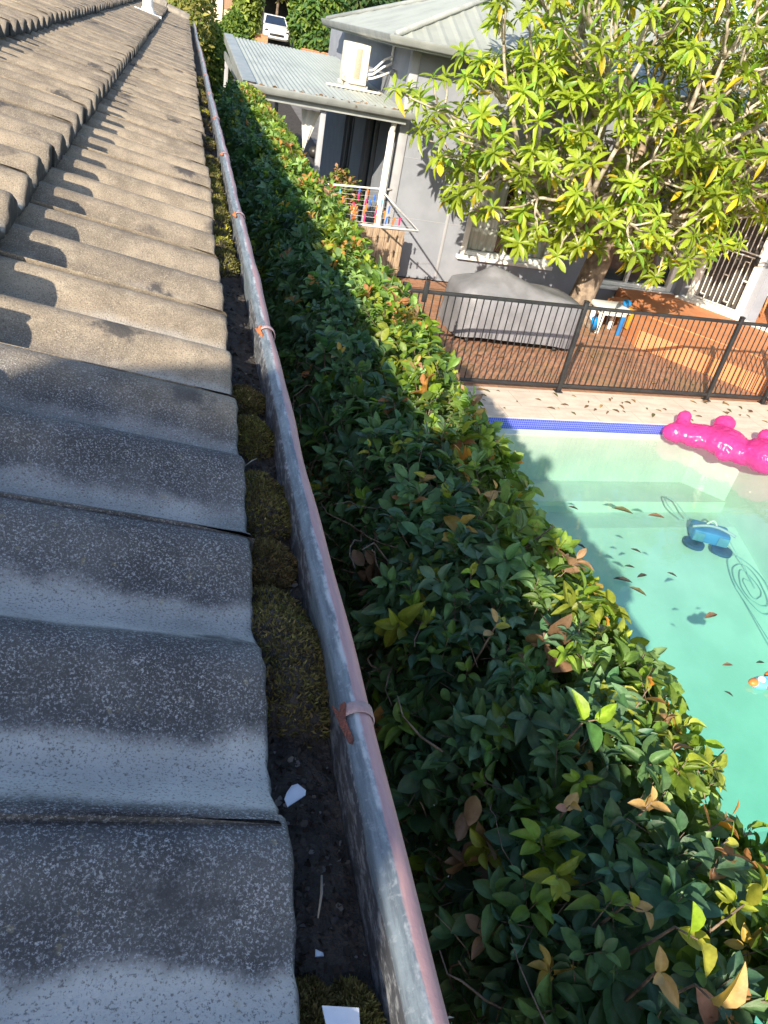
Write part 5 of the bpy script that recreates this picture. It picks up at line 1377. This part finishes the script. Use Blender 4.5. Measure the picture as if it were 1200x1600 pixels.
pool_leaves = [
  (4.240, 5.476, 0.22, -0.4, 'olive', 'long curved olive leaf afloat near the far end of the pool'),
  (4.601, 5.367, 0.18, -0.2, 'brown', 'brown leaf afloat just right of the long olive one'),
  (3.763, 5.487, 0.10, -0.5, 'dark', 'small dark leaf floating near the shadow edge at the far end'),
  (4.091, 4.803, 0.10, -0.6, 'dark', 'short dark leaf floating in mid pool left of the cleaner'),
  (3.884, 4.544, 0.10, -0.2, 'dark', 'dark leaf floating at the edge of the pool shadow'),
  (3.679, 4.365, 0.17, -0.3, 'dark', 'leftmost dark leaf of the drifting trio beside the hedge'),
  (3.770, 4.253, 0.16, -0.8, 'olive', 'lowest leaf of the drifting trio beside the hedge'),
  (3.925, 4.383, 0.13, 0.3, 'dark', 'rightmost leaf of the drifting trio beside the hedge'),
  (4.276, 4.456, 0.09, -0.7, 'dark', 'tiny dark leaf floating below the pool cleaner'),
  (4.269, 3.848, 0.17, 0.3, 'brown', 'brown crescent leaf floating in the open middle of the pool'),
  (4.085, 3.324, 0.10, 0.0, 'brown', 'short brown leaf floating above the orange toy'),
  (4.411, 3.338, 0.08, 0.0, 'dark', 'small dark leaf near the right picture edge over deep water'),
  (3.929, 3.073, 0.07, -0.9, 'dark', 'tiny leaf afloat left of the orange toy'),
  (3.557, 4.870, 0.10, -0.9, 'dark', 'dark leaf floating in the pool shadow beside the hedge'),
]
for (x, y, L, an, mt, lab) in pool_leaves:
    tag(fallen(x, y, WZ+.004, L, .34, an, mt, .03), lab, 'leaf')
k = 0
for i in range(60):
    x = RNG.uniform(3.5, 8.1); y = RNG.uniform(7.3, 7.9)
    if i > 52: x, y = RNG.uniform(7.1, 8.0), RNG.uniform(5.6, 7.2)
    tag(fallen(x, shear(x, y), .003, RNG.uniform(.05, .12), RNG.uniform(.25, .5), RNG.uniform(0, 6.28), ('brown', 'ochre', 'olive', 'brown')[i % 4], .12), 'dry fallen leaf lying on the pale stone coping between fence and pool', 'leaf', 'dry leaves on the stone coping')
for i in range(46):
    x = RNG.uniform(3.6, 8.6); y = RNG.uniform(8.35, 10.0)
    tag(fallen(x, shear(x, y)-.0, .0, RNG.uniform(.05, .11), RNG.uniform(.3, .6), RNG.uniform(0, 6.28), ('ochre', 'brown', 'ochre', 'olive')[i % 4], .15), 'dry fallen leaf lying on the brick paving behind the fence', 'leaf', 'dry leaves on the brick paving')
# toys in the water
def pool_toy(x, y, name, lab):
    t = thing(name, lab, 'pool toy', (x, y, WZ))
    mb = MB(); mb.ball((x, y, WZ+.02), (.10, .055, .045)); mb.tube([(x-.02, y+.02, WZ+.04), (x+.20, y+.02, WZ+.05)], [.02, .018], 8); mb.build('body', pegm['sky blue'], t, True)
    for dx, dy in ((-.07, .0), (.05, -.06), (.12, .06)):
        mb = MB(); mb.ball((x+dx, y+dy, WZ+.03), (.05, .035, .03)); mb.build('fin', pegm['orange'], t, True)
    mb = MB(); mb.ball((x-.02, y-.0, WZ+.06), (.03, .03, .025)); mb.build('eye', M['whitep'], t, True)
pool_toy(4.293, 3.121, 'pool_toy', 'small orange and light blue floating toy near the right picture edge')

# ================================================================== BACKGROUND
GR1, GR2, GR3 = (.085, .16, .030), (.14, .20, .035), (.05, .115, .035)
def crown(name, c, r, n, L, cols, parent, T=LT_far, holes=.35, flat=.7):
    v = rand_dir(n*2); rad = RNG.random(n*2)**.28
    P = np.array(c)+v*np.array(r)*rad[:, None]*(1+.22*vnoise(v*1.0, int(c[0]*7+c[1]*3) % 97+200, 2.6))[:, None]
    keep = vnoise(P/np.mean(r), int(c[1]*11) % 89+300, 3.4) > -holes; P = P[keep][:n]; v = v[keep][:n]
    m = len(P); cl = vnoise(P/np.mean(r), 401, 2.2)[:, None]
    C = np.array(cols)[RNG.integers(0, len(cols), m)]*(1+.35*cl)*RNG.uniform(.75, 1.25, (m, 1))
    D = v+rand_dir(m)*1.1+np.array([[0, 0, -.2]])
    leaves(name, T, P, D, v+rand_dir(m)*.5+np.array([[0, 0, .8]]), RNG.uniform(.7, 1.3, m)*L, C, M['fleaf'], parent)
def bush(label, c, r, n, L, cols, group=None, name='shrub'):
    g = terr_z(c[1]); t = thing(name, label, 'shrub', (c[0], c[1], g), group)
    crown('foliage', c, r, n, L, cols, t)
    mb = MB()
    for k in range(5):
        a = k*1.26; mb.tube([(c[0]+.04*math.cos(a), c[1]+.04*math.sin(a), g-.05), (c[0]+r[0]*.3*math.cos(a), c[1]+r[1]*.3*math.sin(a), c[2]), (c[0]+r[0]*.55*math.cos(a), c[1]+r[1]*.55*math.sin(a), c[2]+r[2]*.5)], [.03, .02, .008], 6)
    mb.build('stems', M['twig'], t, True)
def tree(label, c, r, n, L, cols, group=None, tr=.16):
    g = terr_z(c[1]); t = thing('tree', label, 'tree', (c[0], c[1], g), group)
    crown('crown', c, r, n, L, cols, t)
    mb = MB(); mb.tube([(c[0], c[1], g-.1), (c[0]+.05, c[1], g+(c[2]-g)*.5), (c[0], c[1], c[2])], [tr, tr*.75, tr*.5], 9)
    for k in range(6):
        a = k*1.05; mb.tube([(c[0], c[1], c[2]-r[2]*.5), (c[0]+r[0]*.4*math.cos(a), c[1]+r[1]*.4*math.sin(a), c[2]+.1*r[2]), (c[0]+r[0]*.75*math.cos(a), c[1]+r[1]*.75*math.sin(a), c[2]+.45*r[2])], [tr*.45, tr*.25, tr*.08], 6)
    mb.build('trunk', M['trunk'], t, True)
bush('olive and yellow flecked shrub rising just past the gable of the tiled roof', (.12, 19.5, 2.6), (.52, 1.6, 1.3), 4200, .12, [(.20, .22, .05), (.13, .18, .04), (.26, .24, .06)])
bush('bright green leafy shrub between the gutter end and the carport', (.66, 20.6, 2.0), (.42, 1.0, .85), 3200, .12, [GR2, GR1, (.18, .24, .04)])
bush('shaded lower shrub at the foot of the bright green one', (.80, 19.3, 1.15), (.36, .7, .6), 1800, .11, [GR1, GR3])
bush('low green shrub in front of the cream wall', (1.9, 36, 2.0), (.6, 1.0, 1.0), 3000, .2, [GR1, GR2])
tree('broad bushy green tree right of the parked white car', (6.35, 44, 3.3), (1.3, 1.6, 2.3), 6500, .30, [GR1, GR2, GR3])
tree('tall olive tree behind the left corner of the sage roof', (10.2, 52, 4.6), (3.6, 3, 3.2), 6500, .34, [GR3, (.09, .13, .04)])
tree('yellow green tree beside the car bonnet on the left', (2.95, 44.5, 3.2), (.62, 1.0, 1.9), 3200, .26, [GR2, (.24, .30, .06)])
tree('pale leaved tree overhanging the dark garage above the car', (6.1, 62, 6.3), (2.8, 2.2, 2.1), 2200, .45, [(.42, .44, .18), (.34, .38, .14)], tr=.12)
bush('small leafy shrub with reddish tips in front of the carport post', (2.45, 12.45, 1.12), (.36, .26, .42), 1100, .07, [GR2, (.20, .24, .05), (.40, .22, .12)])
bush('dark shrub in the shade under the carport', (1.55, 14.4, .9), (.5, .6, .7), 1300, .09, [GR1, GR3])
for x, y, z, r in ((-6, 60, 4, 5), (16, 62, 4, 5.5), (24, 60, 4.5, 6), (-14, 52, 4, 5), (34, 50, 4, 6)):
    tree({-6: 'large dark tree directly behind the tiled roof gable', 16: 'large dark tree behind the middle of the sage roof', 24: 'large dark tree behind the right half of the sage roof', -14: 'leftmost large dark tree far behind the tiled roof', 34: 'rightmost large dark tree in the far row'}[x], (x, y, z), (r, r*.7, r*.8), 3500, .5, [GR3, GR1], 'far row of dark trees', .3)
# cream house wall with posts, garage
ch = thing('cream_house', 'sunlit cream wall with brown garage door far beyond the roof end', 'house', (2, 46, terr_z(46)))
M['creamwall'] = simple('cream_render', (.72, .62, .45), (.62, .52, .38), 1.5, .85); M['brown'] = simple('brown_garage', (.34, .22, .15), (.27, .17, .11), 2, .8, stretch=(6, 1, 1))
mb = MB(); mb.box((.2, 46, .8), (3.9, 46.9, 4.3)); mb.build('wall', M['creamwall'], ch)
for x in (.95, 1.75, 2.5, 3.3):
    mb = MB(); mb.bbox((x-.07, 45.86, .8), (x+.07, 45.99, 4.25), .01); mb.build('pillar', M['cream'], ch, True, 40)
mb = MB(); mb.box((1.85, 45.96, 2.9), (3.85, 45.998, 4.2)); mb.build('garage_door', M['brown'], ch)
mb = MB(); mb.prism([(-.1, 45.6), (4.1, 45.6), (4.1, 47.1), (-.1, 47.1)], 4.3, 4.42); mb.build('roof', M['ridge'], ch)
gg = thing('dark_garage', 'dark open garage in the trees behind the parked car', 'garage', (6, 64, terr_z(64)))
mb = MB(); mb.box((3.6, 66, 1.2), (10, 66.2, 8)); mb.box((3.4, 60.5, 1.2), (3.6, 66, 8)); mb.box((10, 60.5, 1.2), (10.2, 66, 8)); mb.box((3.3, 60.3, 8.02), (10.3, 66.3, 8.2)); mb.build('walls', M['dark'], gg)
# brick walls by the drive
M['obrick'] = simple('orange_brick', (.52, .24, .12), (.42, .18, .09), 12, .85, .3, 50)
mb = MB(); mb.box((3.35, 44, terr_z(44)-.1), (4.0, 44.25, 2.15)); mb.box((3.33, 43.98, 2.152), (4.02, 44.27, 2.2)); tag(mb.build('brick_wall', M['obrick'], None), 'short orange brick pier wall left of the parked car', 'wall')
mb = MB(); mb.box((5.55, 42.5, terr_z(42)-.1), (8.2, 42.75, 1.95)); mb.box((5.53, 42.48, 1.952), (8.22, 42.77, 2.0)); tag(mb.build('brick_wall', M['obrick'], None), 'longer orange brick wall under the green tree right of the car', 'wall')
# stone steps at the end of the side passage
st = thing('garden_steps', 'dark stone steps climbing at the end of the passage beside the gutter', 'steps', (1.2, 22, terr_z(22)))
M['step'] = simple('bluestone', (.13, .12, .13), (.09, .085, .09), 9, .9, .5, 30)
for k in range(9):
    y = 22+k*.75; z = .25+.12*k; mb = MB(); mb.bbox((.70+.03*k, y, z-.6), (1.45+.04*k, y+.8, z), .03); mb.build('step', M['step'], st, True, 40)
# white car, front towards us
car = thing('parked_car', 'white car parked nose out in the drive beyond the carport', 'car', (5.5, 57, terr_z(57)))
M['carpaint'] = simple('white_car_paint', (.78, .78, .76), (.74, .74, .72), 2, .25)
gx, gy, gz = 5.55, 55.2, terr_z(56)
sec = [  # (y offset, half width, z bottom, z top) from the nose back
 (0, .70, .32, .62), (.12, .82, .22, .78), (.5, .88, .2, .88), (1.2, .9, .2, .98), (2.2, .9, .2, 1.0), (3.4, .9, .2, 1.0), (4.1, .88, .22, .98), (4.3, .78, .35, .8)]
mb = MB(); rows = []
for yo, hw, zb, zt in sec:
    pts = []
    for a in range(16):
        t = 2*math.pi*a/16; c, s_ = math.cos(t), math.sin(t)
        pts.append((gx+hw*math.copysign(abs(c)**.35, c), gy+yo, gz+(zb+zt)/2+(zt-zb)/2*math.copysign(abs(s_)**.45, s_)))
    rows.append(pts+[pts[0]])
mb.grid(rows); mb.add(rows[0][:-1], [tuple(range(16))]); mb.build('body', M['carpaint'], car, True, 50)
mb = MB(); cab = [(1.15, .78, .98), (1.95, .62, 1.48), (3.3, .62, 1.5), (4.0, .72, 1.0)]
q = [[(gx-w, gy+yo, gz+z) for yo, w, z in cab], [(gx+w, gy+yo, gz+z) for yo, w, z in cab]]
mb.grid(q); mb.add(q[0]+[(gx-.8, gy+2.5, gz+.97)], [(0, 1, 2, 3)]); mb.add(q[1], [(3, 2, 1, 0)]); mb.build('cabin', M['carpaint'], car)
M['windscreen'] = simple('windscreen', (.02, .035, .07), (.02, .03, .05), 2, .06)
mb = MB(); mb.add([(gx-.70, gy+1.17, gz+1.005), (gx+.70, gy+1.17, gz+1.005), (gx+.56, gy+1.87, gz+1.45), (gx-.56, gy+1.87, gz+1.45)], [(0, 1, 2, 3)]); mb.build('windscreen', M['windscreen'], car)
for s_ in (-1, 1):
    mb = MB(); mb.ball((gx+s_*.62, gy+.10, gz+.66), (.15, .06, .09)); mb.build('headlight', M['glass'], car, True)
    mb = MB(); mb.ball((gx+s_*.98, gy+1.35, gz+1.03), (.11, .08, .09)); mb.build('wing_mirror', M['carpaint'], car, True)
    for yy in (.8, 3.4):
        mb = MB(); mb.tube([(gx+s_*.72, gy+yy, gz+.32), (gx+s_*.9, gy+yy, gz+.32)], .32, 20); wh = mb.build('wheel', M['blackplastic'], car, True, 40)
        mb = MB(); mb.tube([(gx+s_*.88, gy+yy, gz+.32), (gx+s_*.915, gy+yy, gz+.32)], .2, 16); mb.build('rim', M['greyedge'], wh, True, 40)
mb = MB(); mb.bbox((gx-.45, gy-.02, gz+.42), (gx+.45, gy+.04, gz+.56), .01); mb.build('grille', M['blackplastic'], car, True, 40)
V_ = [(x, y, terr_z(y)-.015) for y in (19.2, 30, 45, 60, 68) for x in (3.9, 8.5)]
mb = MB(); mb.add(V_, [(2*i, 2*i+1, 2*i+3, 2*i+2) for i in range(4)]); M['drive'] = simple('driveway_concrete', (.16, .15, .14), (.12, .11, .10), 3, .9); tag(mb.build('driveway', M['drive']), kind='structure')
